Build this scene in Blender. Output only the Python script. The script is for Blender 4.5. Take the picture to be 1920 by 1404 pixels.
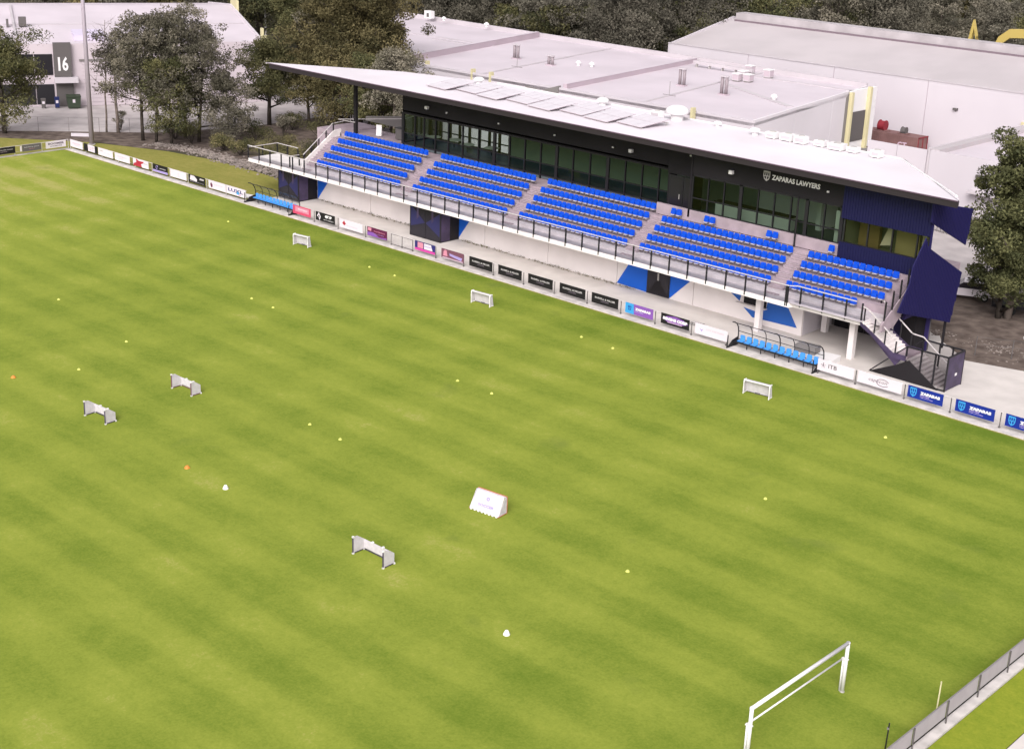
import bpy, math, random
import numpy as np
from mathutils import Vector, Matrix

R = math.radians
S = bpy.context.scene
for o in list(bpy.data.objects):
    bpy.data.objects.remove(o)

# ------------------------------------------------------------------ camera
CAMP = (88.34, -85.795, 34.393)
YAW, PITCH, ROLL, FPX = -0.744, 0.350, 0.037, 2711.0
cd = bpy.data.cameras.new("camera")
cam = bpy.data.objects.new("camera", cd)
S.collection.objects.link(cam)
S.camera = cam
fw = Vector((math.sin(YAW) * math.cos(PITCH), math.cos(YAW) * math.cos(PITCH), -math.sin(PITCH)))
r0 = Vector((math.cos(YAW), -math.sin(YAW), 0))
u0 = r0.cross(fw)
rt = math.cos(ROLL) * r0 + math.sin(ROLL) * u0
up = -math.sin(ROLL) * r0 + math.cos(ROLL) * u0
M = Matrix((rt, up, -fw)).transposed().to_4x4()
M.translation = Vector(CAMP)
cam.matrix_world = M
cd.sensor_fit = 'HORIZONTAL'
cd.sensor_width = 36.0
cd.lens = 36.0 * FPX / 1920.0
cd.clip_start = 0.5
cd.clip_end = 3000

# ------------------------------------------------------------------ sky, sun, exposure
W = bpy.data.worlds.new("World")
S.world = W
W.use_nodes = True
wn = W.node_tree
for n in list(wn.nodes):
    wn.nodes.remove(n)
sky = wn.nodes.new("ShaderNodeTexSky")
sky.sky_type = 'NISHITA'
sky.sun_disc = False
sky.sun_elevation = R(40)
sky.sun_rotation = R(150)
sky.dust_density = 4.0
sky.air_density = 1.0
sky.ozone_density = 1.0
hs = wn.nodes.new("ShaderNodeHueSaturation")
hs.inputs['Saturation'].default_value = 0.12       # overcast: cloud takes the blue out
tint = wn.nodes.new("ShaderNodeMixRGB")
tint.blend_type = 'MULTIPLY'
tint.inputs[0].default_value = 1.0
tint.inputs[2].default_value = (1.0, 0.96, 0.98, 1)
bg = wn.nodes.new("ShaderNodeBackground")
bg.inputs[1].default_value = 0.15
wo = wn.nodes.new("ShaderNodeOutputWorld")
wn.links.new(sky.outputs[0], hs.inputs['Color'])
wn.links.new(hs.outputs[0], tint.inputs[1])
wn.links.new(tint.outputs[0], bg.inputs[0])
wn.links.new(bg.outputs[0], wo.inputs[0])
sl = bpy.data.lights.new("sun", 'SUN')
sl.energy = 1.5
sl.angle = R(40)
sl.color = (1.0, 0.97, 0.945)
sun = bpy.data.objects.new("sun", sl)
S.collection.objects.link(sun)
el, az = R(40), R(150)
sd = Vector((math.sin(az) * math.cos(el), math.cos(az) * math.cos(el), math.sin(el)))
sun.rotation_euler = sd.to_track_quat('Z', 'Y').to_euler()
S.view_settings.view_transform = 'Standard'
S.view_settings.look = 'None'
S.view_settings.gamma = 1.0
S.view_settings.exposure = 0.55
S.view_settings.use_curve_mapping = False
try:
    S.cycles.use_denoising = True
    S.cycles.max_bounces = 8
    S.cycles.transparent_max_bounces = 12
except Exception:
    pass

# ------------------------------------------------------------------ helpers
COL = S.collection
rnd = random.Random(7)


def tag(o, label=None, cat=None, group=None, kind=None):
    if label: o['label'] = label
    if cat: o['category'] = cat
    if group: o['group'] = group
    if kind: o['kind'] = kind
    return o


def empty(name, loc=(0, 0, 0), rz=0, parent=None, label=None, cat=None, group=None):
    o = bpy.data.objects.new(name, None)
    o.empty_display_size = 0.2
    o.location = loc
    o.rotation_euler = (0, 0, rz)
    COL.objects.link(o)
    if parent: o.parent = parent
    return tag(o, label, cat, group)


def link(name, me, parent=None, loc=None, rz=None):
    o = bpy.data.objects.new(name, me)
    if loc is not None: o.location = loc
    if rz is not None: o.rotation_euler = (0, 0, rz)
    COL.objects.link(o)
    if parent: o.parent = parent
    return o


class MB:
    def __init__(s):
        s.v = []; s.f = []; s.m = []

    def quad(s, a, b, c, d, m=0):
        i = len(s.v); s.v += [a, b, c, d]; s.f.append((i, i + 1, i + 2, i + 3)); s.m.append(m); return s

    def poly(s, pts, m=0):
        i = len(s.v); s.v += list(pts); s.f.append(tuple(range(i, i + len(pts)))); s.m.append(m); return s

    def box(s, x0, y0, z0, x1, y1, z1, m=0):
        i = len(s.v)
        s.v += [(x0, y0, z0), (x1, y0, z0), (x1, y1, z0), (x0, y1, z0), (x0, y0, z1), (x1, y0, z1), (x1, y1, z1), (x0, y1, z1)]
        for f in ((3, 2, 1, 0), (4, 5, 6, 7), (0, 1, 5, 4), (1, 2, 6, 5), (2, 3, 7, 6), (3, 0, 4, 7)):
            s.f.append(tuple(i + k for k in f)); s.m.append(m)
        return s

    def bar(s, a, b, w=0.05, h=None, m=0):
        """square bar from a to b"""
        a = Vector(a); b = Vector(b); h = h or w
        d = (b - a).normalized()
        upv = Vector((0, 0, 1)) if abs(d.z) < 0.95 else Vector((0, 1, 0))
        x = d.cross(upv).normalized(); y = x.cross(d).normalized()
        i = len(s.v)
        for p in (a, b):
            for sx, sy in ((-1, -1), (1, -1), (1, 1), (-1, 1)):
                s.v.append(tuple(p + x * (sx * w / 2) + y * (sy * h / 2)))
        for f in ((0, 3, 2, 1), (4, 5, 6, 7), (0, 1, 5, 4), (1, 2, 6, 5), (2, 3, 7, 6), (3, 0, 4, 7)):
            s.f.append(tuple(i + k for k in f)); s.m.append(m)
        return s

    def tube(s, pts, rad, n=8, m=0, cap=True):
        """rad: number or list"""
        pts = [Vector(p) for p in pts]
        rr = rad if isinstance(rad, (list, tuple)) else [rad] * len(pts)
        base = len(s.v); px = None
        for k, p in enumerate(pts):
            d = (pts[min(k + 1, len(pts) - 1)] - pts[max(k - 1, 0)]).normalized()
            if px is None:
                px = d.cross(Vector((0, 0, 1)) if abs(d.z) < .9 else Vector((1, 0, 0))).normalized()
            px = (px - d * px.dot(d)).normalized(); py = d.cross(px)
            for j in range(n):
                t = 2 * math.pi * j / n
                s.v.append(tuple(p + (px * math.cos(t) + py * math.sin(t)) * rr[k]))
        for k in range(len(pts) - 1):
            for j in range(n):
                a = base + k * n + j; b = base + k * n + (j + 1) % n
                s.f.append((a, b, b + n, a + n)); s.m.append(m)
        if cap:
            s.f.append(tuple(base + j for j in reversed(range(n)))); s.m.append(m)
            s.f.append(tuple(base + (len(pts) - 1) * n + j for j in range(n))); s.m.append(m)
        return s

    def lathe(s, prof, c=(0, 0, 0), n=16, m=0):
        base = len(s.v)
        for r, z in prof:
            for j in range(n):
                t = 2 * math.pi * j / n
                s.v.append((c[0] + r * math.cos(t), c[1] + r * math.sin(t), c[2] + z))
        for k in range(len(prof) - 1):
            for j in range(n):
                a = base + k * n + j; b = base + k * n + (j + 1) % n
                s.f.append((a, b, b + n, a + n)); s.m.append(m)
        s.f.append(tuple(base + (len(prof) - 1) * n + j for j in range(n))); s.m.append(m)
        return s

    def prism(s, pts, ax, t0, t1, m=0):
        """polygon in the plane across axis ax, extruded t0..t1"""
        def P(p, t):
            q = list(p); q.insert(ax, t); return tuple(q)
        n = len(pts); i = len(s.v)
        s.v += [P(p, t0) for p in pts] + [P(p, t1) for p in pts]
        s.f.append(tuple(i + k for k in reversed(range(n)))); s.m.append(m)
        s.f.append(tuple(i + n + k for k in range(n))); s.m.append(m)
        for k in range(n):
            s.f.append((i + k, i + (k + 1) % n, i + n + (k + 1) % n, i + n + k)); s.m.append(m)
        return s

    def mesh(s, mats, smooth=False, fix=True):
        me = bpy.data.meshes.new("mesh")
        me.from_pydata(s.v, [], s.f)
        for mt in (mats if isinstance(mats, (list, tuple)) else [mats]):
            me.materials.append(mt)
        me.polygons.foreach_set('material_index', s.m)
        if smooth: me.polygons.foreach_set('use_smooth', [True] * len(s.f))
        me.update()
        return me

    def build(s, name, mats, parent=None, smooth=False, loc=None, rz=None):
        return link(name, s.mesh(mats, smooth), parent, loc, rz)


# ------------------------------------------------------------------ materials
def mat(name, col, rough=0.6, spec=0.3, metal=0.0, noise=0.0, nscale=3.0, bump=0.0, bscale=20.0, col2=None, coord='Object', detail=4.0):
    m = bpy.data.materials.new(name); m.use_nodes = True
    nt = m.node_tree; b = nt.nodes['Principled BSDF']
    b.inputs['Roughness'].default_value = rough
    b.inputs['Metallic'].default_value = metal
    b.inputs['Specular IOR Level'].default_value = spec
    b.inputs['Base Color'].default_value = (*col, 1)
    tc = None
    if noise > 0 or col2:
        tc = nt.nodes.new('ShaderNodeNewGeometry') if coord == 'World' else nt.nodes.new('ShaderNodeTexCoord')
        src = tc.outputs['Position'] if coord == 'World' else tc.outputs['Object']
        nz = nt.nodes.new('ShaderNodeTexNoise'); nz.inputs['Scale'].default_value = nscale; nz.inputs['Detail'].default_value = detail
        nt.links.new(src, nz.inputs['Vector'])
        mx = nt.nodes.new('ShaderNodeMixRGB')
        c2 = col2 or tuple(c * (1 - noise) for c in col)
        c1 = col if col2 else tuple(min(1, c * (1 + noise * .5)) for c in col)
        mx.inputs[1].default_value = (*c1, 1); mx.inputs[2].default_value = (*c2, 1)
        rp = nt.nodes.new('ShaderNodeMapRange'); rp.inputs[1].default_value = .35; rp.inputs[2].default_value = .65
        nt.links.new(nz.outputs['Fac'], rp.inputs[0]); nt.links.new(rp.outputs[0], mx.inputs[0])
        nt.links.new(mx.outputs[0], b.inputs['Base Color'])
    if bump > 0:
        tc = nt.nodes.new('ShaderNodeTexCoord')
        nz = nt.nodes.new('ShaderNodeTexNoise'); nz.inputs['Scale'].default_value = bscale
        nt.links.new(tc.outputs['Object'], nz.inputs['Vector'])
        bp = nt.nodes.new('ShaderNodeBump'); bp.inputs['Strength'].default_value = bump
        nt.links.new(nz.outputs['Fac'], bp.inputs['Height']); nt.links.new(bp.outputs[0], b.inputs['Normal'])
    return m


def ribbed(name, col, axis, period, depth=0.5, rough=0.5, noise=0.08, spec=0.3):
    """sheet metal with fine ribs across one axis (world position)"""
    m = mat(name, col, rough, spec, noise=noise, nscale=.15, coord='World')
    nt = m.node_tree; b = nt.nodes['Principled BSDF']
    g = nt.nodes.new('ShaderNodeNewGeometry')
    w = nt.nodes.new('ShaderNodeTexWave'); w.wave_type = 'BANDS'; w.wave_profile = 'SIN'
    w.bands_direction = axis; w.inputs['Scale'].default_value = 2 * math.pi / (20 * period) * 1.0
    nt.links.new(g.outputs['Position'], w.inputs['Vector'])
    bp = nt.nodes.new('ShaderNodeBump'); bp.inputs['Strength'].default_value = depth; bp.inputs['Distance'].default_value = 0.05
    nt.links.new(w.outputs['Fac'], bp.inputs['Height']); nt.links.new(bp.outputs[0], b.inputs['Normal'])
    return m


def glassmat(name, tintc, ior=1.5, gl=0.03, keep=1.0):
    m = bpy.data.materials.new(name); m.use_nodes = True
    nt = m.node_tree; nt.nodes.clear()
    out = nt.nodes.new('ShaderNodeOutputMaterial')
    tr = nt.nodes.new('ShaderNodeBsdfTransparent'); tr.inputs[0].default_value = (*tintc, 1)
    gs = nt.nodes.new('ShaderNodeBsdfGlossy'); gs.inputs['Roughness'].default_value = gl
    fr = nt.nodes.new('ShaderNodeFresnel'); fr.inputs[0].default_value = ior
    mu = nt.nodes.new('ShaderNodeMath'); mu.operation = 'MULTIPLY'; mu.inputs[1].default_value = keep
    mx = nt.nodes.new('ShaderNodeMixShader')
    nt.links.new(fr.outputs[0], mu.inputs[0]); nt.links.new(mu.outputs[0], mx.inputs[0])
    nt.links.new(tr.outputs[0], mx.inputs[1]); nt.links.new(gs.outputs[0], mx.inputs[2]); nt.links.new(mx.outputs[0], out.inputs[0])
    return m


def grassmat(name, dark, light, dry, stripes=True, scale=1.0):
    m = bpy.data.materials.new(name); m.use_nodes = True
    nt = m.node_tree; b = nt.nodes['Principled BSDF']; L = nt.links
    b.inputs['Roughness'].default_value = 0.9; b.inputs['Specular IOR Level'].default_value = 0.08
    g = nt.nodes.new('ShaderNodeNewGeometry')
    pos = g.outputs['Position']

    def noise(sc, det=4, dist=0.0, vec=None, rough=.55):
        n = nt.nodes.new('ShaderNodeTexNoise'); n.inputs['Scale'].default_value = sc; n.inputs['Detail'].default_value = det
        n.inputs['Distortion'].default_value = dist; n.inputs['Roughness'].default_value = rough
        L.new(vec or pos, n.inputs['Vector']); return n.outputs['Fac']

    def mr(v, a, c, d=0., e=1.):
        n = nt.nodes.new('ShaderNodeMapRange'); n.inputs[1].default_value = a; n.inputs[2].default_value = c
        n.inputs[3].default_value = d; n.inputs[4].default_value = e; L.new(v, n.inputs[0]); return n.outputs[0]

    def mt(op, a, c):
        n = nt.nodes.new('ShaderNodeMath'); n.operation = op
        for i, v in enumerate((a, c)):
            if isinstance(v, (int, float)): n.inputs[i].default_value = v
            else: L.new(v, n.inputs[i])
        return n.outputs[0]
    big = noise(0.09 * scale, 5)
    mid = noise(0.55 * scale, 5)
    fine = noise(7.0, 6, rough=.7)
    # long streaks lying with the mowing direction
    mp = nt.nodes.new('ShaderNodeMapping'); mp.inputs['Scale'].default_value = (0.22, 0.6, 1)
    L.new(pos, mp.inputs['Vector'])
    streak = noise(1.0 * scale, 4, 0.3, mp.outputs[0])
    fac = mt('ADD', mt('MULTIPLY', mr(big, .25, .75), .22), mt('MULTIPLY', mr(mid, .3, .7), .15))
    fac = mt('ADD', fac, mt('MULTIPLY', mr(streak, .3, .7), .14))
    if stripes:
        sep = nt.nodes.new('ShaderNodeSeparateXYZ'); L.new(pos, sep.inputs[0])
        warp = mt('MULTIPLY', noise(0.06, 2), .5)
        s1 = mt('SINE', mt('MULTIPLY', mt('ADD', sep.outputs['Y'], warp), 2 * math.pi / 3.9), 0)
        s2 = mt('SINE', mt('MULTIPLY', mt('ADD', sep.outputs['X'], warp), 2 * math.pi / 7.8), 0)
        vis = mr(noise(0.05, 2), .38, .62, .5, 1.0)
        fac = mt('ADD', fac, mt('MULTIPLY', mt('MULTIPLY', mr(s1, -.55, .55), .21), vis))
        fac = mt('ADD', fac, mt('MULTIPLY', mr(s2, -.6, .6), .10))
        # darker green along the touch line
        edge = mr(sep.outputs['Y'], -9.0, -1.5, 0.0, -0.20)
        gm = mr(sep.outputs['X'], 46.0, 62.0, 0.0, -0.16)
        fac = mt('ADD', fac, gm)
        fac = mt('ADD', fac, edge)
        # worn, drier turf towards the far left end
        far = mr(sep.outputs['X'], -15.0, -55.0, 0.0, 0.30)
        fac = mt('ADD', fac, far)
    else:
        fac = mt('ADD', fac, .12)
    fac = mt('ADD', fac, mt('MULTIPLY', mr(fine, .3, .7), .30))
    fac = mt('ADD', fac, mt('MULTIPLY', mr(noise(2.2, 5, rough=.75), .3, .7), .18))
    fac = mt('ADD', fac, -.05)
    cr = nt.nodes.new('ShaderNodeValToRGB')
    cr.color_ramp.elements[0].position = .12; cr.color_ramp.elements[0].color = (*dark, 1)
    cr.color_ramp.elements[1].position = .78; cr.color_ramp.elements[1].color = (*light, 1)
    e = cr.color_ramp.elements.new(1.0); e.color = (*dry, 1)
    L.new(fac, cr.inputs[0])
    # worn muddy-grey patches
    wp = mr(noise(0.16, 3, 0, None), .66, .76, 0, .55)
    mx = nt.nodes.new('ShaderNodeMixRGB'); L.new(wp, mx.inputs[0]); L.new(cr.outputs[0], mx.inputs[1])
    mx.inputs[2].default_value = (dark[0] * 1.25, dark[1] * 1.05, dark[2] * 2.2, 1)
    L.new(mx.outputs[0], b.inputs['Base Color'])
    bp = nt.nodes.new('ShaderNodeBump'); bp.inputs['Strength'].default_value = .35; bp.inputs['Distance'].default_value = .05
    L.new(fine, bp.inputs['Height']); L.new(bp.outputs[0], b.inputs['Normal'])
    return m


def leafmat(name, base, light):
    m = bpy.data.materials.new(name); m.use_nodes = True
    nt = m.node_tree; b = nt.nodes['Principled BSDF']; L = nt.links
    b.inputs['Roughness'].default_value = .75; b.inputs['Specular IOR Level'].default_value = .15
    a = nt.nodes.new('ShaderNodeAttribute'); a.attribute_name = 'tint'
    oi = nt.nodes.new('ShaderNodeObjectInfo')
    mx = nt.nodes.new('ShaderNodeMixRGB'); mx.inputs[1].default_value = (*base, 1); mx.inputs[2].default_value = (*light, 1)
    L.new(a.outputs['Fac'], mx.inputs[0])
    h = nt.nodes.new('ShaderNodeHueSaturation')
    mr = nt.nodes.new('ShaderNodeMapRange'); mr.inputs[3].default_value = .75; mr.inputs[4].default_value = 1.35
    L.new(oi.outputs['Random'], mr.inputs[0]); L.new(mr.outputs[0], h.inputs['Value'])
    L.new(mx.outputs[0], h.inputs['Color']); L.new(h.outputs[0], b.inputs['Base Color'])
    return m


MT = {
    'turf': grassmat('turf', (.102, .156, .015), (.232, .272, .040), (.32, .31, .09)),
    'lawn': grassmat('lawn', (.12, .15, .02), (.27, .24, .07), (.33, .26, .14), stripes=False, scale=2.0),
    'verge': grassmat('verge', (.10, .17, .012), (.25, .28, .03), (.42, .36, .2), stripes=False, scale=3.5),
    'dirt': mat('bark_mulch', (.17, .135, .115), .95, .05, noise=.5, nscale=.9, coord='World', col2=(.085, .066, .057), detail=8),
    'ground': mat('bush_floor', (.09, .08, .06), .95, .05, coord='World', nscale=.12, col2=(.05, .05, .03)),
    'apron': mat('pale_concrete', (.56, .52, .49), .8, .2, noise=.10, nscale=.5, coord='World'),
    'kerb': mat('kerb_concrete', (.53, .495, .47), .8, .2, noise=.20, nscale=1.4, coord='World'),
    'yard': mat('yard_concrete', (.44, .40, .395), .85, .15, noise=.16, nscale=.4, coord='World'),
    'road': mat('asphalt', (.07, .065, .065), .9, .1, noise=.2, nscale=.5, coord='World'),
    'nosing': mat('step_nosing', (.40, .33, .36), .8, .2),
    'plinth': mat('pale_lilac_sheet', (.56, .50, .62), .6, .3),
    'deckgrey': mat('deck_grey_concrete', (.50, .455, .475), .8, .2, noise=.1, nscale=1.0, coord='World'),
    'dullorange': mat('dull_orange_frame', (.38, .14, .07), .6, .2),
    'gutter': mat('purple_gutter', (.11, .065, .10), .4, .4),
    'boxnavy': mat('box_navy_print', (.020, .020, .075), .5, .3),
    'plainwhite': mat('brightened_white_panel', (.68, .64, .665), .7, .2, noise=.05, nscale=.1, coord='World'),  # warehouse end wall: brightness put into the colour where little light falls
    'flash': mat('dark_flashing', (.17, .13, .15), .6, .3),
    'ridge': mat('weathered_ridge_sheet', (.40, .365, .375), .6, .3, noise=.15, nscale=.4, coord='World'),
    'fluegrey': mat('flue_grey', (.24, .20, .215), .5, .4),
    'mast': mat('mast_grey', (.33, .285, .33), .6, .3),
    'whitewall': mat('white_painted_concrete', (.70, .65, .64), .75, .25, noise=.07, nscale=.35, coord='World'),
    'slab': mat('slab_concrete', (.72, .67, .655), .8, .2, noise=.1, nscale=.8, coord='World'),
    'step': mat('lilac_step_concrete', (.33, .265, .295), .85, .15, noise=.14, nscale=1.2, coord='World'),
    'roofwhite': ribbed('white_roof_sheet', (.66, .615, .65), 'X', .4, .12, .5),
    'whroof': ribbed('warehouse_roof_sheet', (.55, .49, .53), 'X', .5, .15, .55),
    'whroof2': ribbed('big_shed_roof_sheet', (.43, .39, .40), 'X', .5, .12, .55),
    'whwall': mat('warehouse_wall_panel', (.53, .49, .52), .75, .2, noise=.05, nscale=.1, coord='World'),
    'whcap': mat('parapet_capping', (.47, .43, .45), .6, .3, noise=.06, nscale=.3, coord='World'),
    'whband': mat('parapet_lining', (.45, .37, .41), .7, .2, noise=.06, nscale=.3, coord='World'),
    'shedwall': mat('left_shed_wall', (.52, .455, .485), .75, .2, noise=.05, nscale=.1, coord='World'),
    'seat': mat('blue_seat_plastic', (.002, .066, .54), .35, .5),
    'seatlight': mat('seat_bracket_grey', (.46, .43, .47), .5, .4),
    'dugseat': mat('sky_blue_seat_plastic', (.06, .27, .68), .35, .5),
    'black': mat('black_steel', (.012, .011, .014), .5, .4),
    'blackclad': mat('black_cladding', (.016, .014, .016), .7, .2, noise=.2, nscale=.3, coord='World'),
    'fascia': mat('purple_black_fascia', (.022, .016, .022), .4, .5),
    'navy': mat('navy_corrugated_steel', (.008, .008, .046), .55, .25),
    'navyx': mat('navy_screen_steel', (.012, .010, .064), .55, .25),
    'navyin': mat('navy_lining', (.03, .022, .10), .6, .3),
    'purple': mat('purple_dark_panel', (.055, .038, .085), .5, .4, noise=.3, nscale=1.5, coord='World'),
    'blue': mat('club_blue_paint', (.008, .10, .52), .6, .3),
    'blueshade': mat('club_blue_mural', (.02, .105, .42), .6, .3),
    'grey': mat('galvanised_rail', (.42, .40, .38), .45, .5),
    'rail': mat('pale_handrail', (.52, .48, .48), .45, .5),
    'dgrey': mat('dark_grey_render', (.11, .10, .098), .8, .2),
    'mgrey': mat('mid_grey_render', (.20, .185, .18), .8, .2),
    'white': mat('white_gloss_paint', (.72, .70, .70), .45, .4),
    'whitecloth': mat('white_goal_cloth', (.54, .51, .54), .9, .05, noise=.1, nscale=4),
    'cream': mat('cream_panel', (.42, .36, .22), .7, .2),
    'tan': mat('tan_cupboard', (.26, .19, .10), .7, .2),
    'floorin': mat('interior_floor', (.10, .12, .13), .5, .3),
    'wallin': mat('interior_wall', (.24, .27, .23), .8, .1),
    'pale': mat('interior_pale', (.80, .74, .70), .7, .2),
    'yellow': mat('yellow_trim', (.55, .50, .30), .6, .3),
    'dyellow': mat('digger_yellow', (.46, .35, .10), .5, .4),
    'ironred': mat('faded_red_container', (.19, .105, .10), .7, .2, noise=.2, nscale=.7, coord='World'),
    'rust': mat('rusty_reel', (.22, .02, .03), .6, .3),
    'mesh': mat('shade_cloth', (.40, .365, .39), .9, .05, noise=.08, nscale=1.0, coord='World'),
    'bark': mat('grey_bark', (.17, .14, .12), .9, .1, noise=.4, nscale=2, coord='World'),
    'barkd': mat('dark_bark', (.06, .05, .042), .9, .1, noise=.4, nscale=2, coord='World'),
    'stone': mat('pale_stone', (.23, .195, .175), .9, .1, noise=.4, nscale=1.1, coord='World'),
    'solar': mat('solar_panel_face', (.58, .54, .575), .25, .6, noise=.05, nscale=1, coord='World'),
    'glass': glassmat('window_glass', (.46, .56, .50), 1.45, .02, .8),
    'boxglass': glassmat('press_box_glass', (.62, .65, .50), 1.45, .02, .8),
    'clear': glassmat('clear_balustrade_glass', (.93, .94, .95), 1.3, .2, 1.0),
    'tankgreen': mat('bin_green', (.035, .05, .03), .5, .4),
    'binblue': mat('bin_blue', (.01, .02, .10), .5, .4),
    'red': mat('red_print', (.35, .02, .04), .5, .3),
    'pinkred': mat('pink_red_print', (.50, .06, .12), .5, .3),
    'pink': mat('pink_print', (.55, .22, .30), .5, .3),
    'magenta': mat('magenta_print', (.50, .05, .28), .5, .3),
    'violet': mat('violet_print', (.20, .08, .34), .5, .3),
    'indigo': mat('indigo_print', (.025, .022, .13), .5, .3),
    'maroon': mat('maroon_print', (.10, .012, .05), .5, .3),
    'mauve': mat('mauve_print', (.15, .06, .09), .5, .3),
    'adblue': mat('advert_blue', (.006, .022, .22), .5, .3),
    'cyan': mat('cyan_print', (.04, .28, .58), .5, .3),
    'lav': mat('lavender_print', (.32, .26, .52), .5, .3),
    'adwhite': mat('advert_white', (.62, .565, .615), .5, .3),
    'adblack': mat('advert_black', (.012, .011, .012), .55, .2),
    'ink': mat('grey_ink', (.16, .13, .16), .6, .2),
    'palepink': mat('pale_pink_ink', (.48, .36, .44), .6, .2),
    'lightink': mat('light_grey_ink', (.42, .40, .40), .6, .2),
    'conel': mat('yellow_marker', (.58, .60, .14), .5, .3),
    'coneo': mat('orange_marker', (.62, .22, .04), .5, .3),
    'conew': mat('white_marker', (.8, .78, .76), .5, .3),
    'gumleaf': leafmat('grey_gum_leaves', (.068, .064, .044), (.20, .178, .136)),
    'dkleaf': leafmat('dark_green_leaves', (.040, .045, .020), (.125, .115, .05)),
    'olive': leafmat('olive_needles', (.060, .055, .024), (.17, .14, .065)),
    'rleaf': leafmat('deep_gum_leaves', (.036, .042, .018), (.125, .125, .052)),
    'bush': leafmat('bush_leaves', (.05, .052, .022), (.19, .165, .075)),
    'bgleaf': leafmat('hazy_woodland_leaves', (.066, .062, .046), (.168, .152, .118)),  # lightened, low contrast: distance haze put into the leaf colour
    'carbody': mat('white_car_paint', (.72, .66, .70), .25, .5),
    'carglass': mat('car_glass', (.018, .016, .022), .25, .35),
    'tyre': mat('tyre_rubber', (.02, .02, .02), .8, .1),
}

# ------------------------------------------------------------------ ground
def sheet(name, pts, z, m, depth=None):
    mb = MB()
    mb.poly([(x, y, z) for x, y in pts])
    o = mb.build(name, MT[m])
    return tag(o, kind='structure')


sheet('ground', [(-1500, -900), (900, -900), (900, 1500), (-1500, 1500)], -0.03, 'ground')
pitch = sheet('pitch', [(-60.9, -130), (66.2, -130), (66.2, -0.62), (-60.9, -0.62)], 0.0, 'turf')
sheet('lawn', [(-61.3, 0.25), (-27.6, 0.25), (-27.6, 9.0), (-40, 9.3), (-46, 9.3), (-53, 8.0), (-57, 6.4), (-63, 3.8), (-75, -6), (-75, -30), (-61.3, -30)], -0.008, 'lawn')
sheet('mulch_bed', [(-74, -60), (-62.8, 4.4), (-57, 6.4), (-50, 10.5), (-40, 12), (-27, 12.2), (-27, 30), (-60, 42), (-60, 24), (-63.5, 13.1), (-73, 2.0), (-110, -50)], -0.012, 'dirt')
sheet('yard_left', [(-73, 2.0), (-63.5, 13.1), (-57, 22), (-52, 34), (-44, 37), (-60, 52), (-90, 50), (-130, -50), (-90, -50)], -0.016, 'yard')
sheet('concourse_path', [(-27.6, 0.35), (70, 0.35), (70, 7.0), (58, 14.5), (48.66, 12.05), (44.6, 10.95), (41, 14), (36, 18), (-27, 18), (-27.6, 3)], 0.004, 'apron')
sheet('mulch_bank', [(36, 18.02), (41, 14.02), (44.6, 10.97), (48.7, 12.07), (58, 14.52), (75, 40), (75, 60), (44, 33), (34, 28)], 0.0, 'dirt')
sheet('yard_behind_stand', [(-27, 18.02), (36, 18.02), (34, 28), (44, 33), (60, 50), (60, 100), (-60, 100), (-60, 38), (-27, 30)], 0.002, 'yard')
sheet('verge', [(66.8, -130), (69.1, -130), (69.1, -10), (66.8, -10)], -0.004, 'verge')
# kerb and edging strips
def kerb(name, x0, y0, x1, y1, h=0.1):
    mb = MB().box(x0, y0, -0.02, x1, y1, h)
    return tag(mb.build(name, MT['kerb']), kind='structure')
kerb('kerb', -60.9, -0.62, 66.2, 0.33, 0.06)
kerb('kerb', -61.3, -60, -60.92, -0.1, 0.06)
kerb('kerb', 66.28, -130, 66.78, 0.0, 0.10)
sheet('path', [(69.15, -130), (72.5, -130), (72.5, 0), (69.15, 0)], 0.02, 'apron')
# dirty line where turf meets the kerb
sheet('dry_edge', [(-60.9, -0.86), (66.2, -0.80), (66.2, -0.62), (-60.9, -0.62)], 0.004, 'lawn')

# ------------------------------------------------------------------ vegetation makers
def leaf_mesh(clumps, seed, mat_, size=.28, flat=.5):
    """clumps: (x,y,z,r,n); many small leaf quads gathered in clumps"""
    rg = np.random.RandomState(seed)
    P = []; T = []
    for (x, y, z, r, n) in clumps:
        d = rg.normal(size=(n, 3)); d /= np.linalg.norm(d, axis=1)[:, None]
        rad = r * rg.uniform(.25, 1.0, n) ** .6
        p = d * rad[:, None] * np.array([1, 1, .72]) + np.array([x, y, z])
        P.append(p); T.append(np.clip(rg.uniform(0, 1) * .85 + rg.uniform(-.12, .2, n), 0, 1))
    P = np.concatenate(P); T = np.concatenate(T); n = len(P)
    a = rg.normal(size=(n, 3)); a /= np.linalg.norm(a, axis=1)[:, None]
    b = rg.normal(size=(n, 3)); b = np.cross(a, b); b /= np.linalg.norm(b, axis=1)[:, None]
    s = size * .62 * rg.uniform(.5, 1.3, n)[:, None]
    V = np.stack([P - a * s, P + b * s * flat, P + a * s, P - b * s * flat], 1).reshape(-1, 3)
    me = bpy.data.meshes.new('leaves')
    me.vertices.add(4 * n); me.loops.add(4 * n); me.polygons.add(n)
    me.vertices.foreach_set('co', V.astype(np.float32).ravel())
    me.loops.foreach_set('vertex_index', np.arange(4 * n, dtype=np.int32))
    me.polygons.foreach_set('loop_start', np.arange(0, 4 * n, 4, dtype=np.int32))
    me.polygons.foreach_set('loop_total', np.full(n, 4, dtype=np.int32))
    at = me.attributes.new('tint', 'FLOAT', 'FACE'); at.data.foreach_set('value', T.astype(np.float32))
    me.materials.append(MT[mat_]); me.update(); me.validate()
    return me


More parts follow.
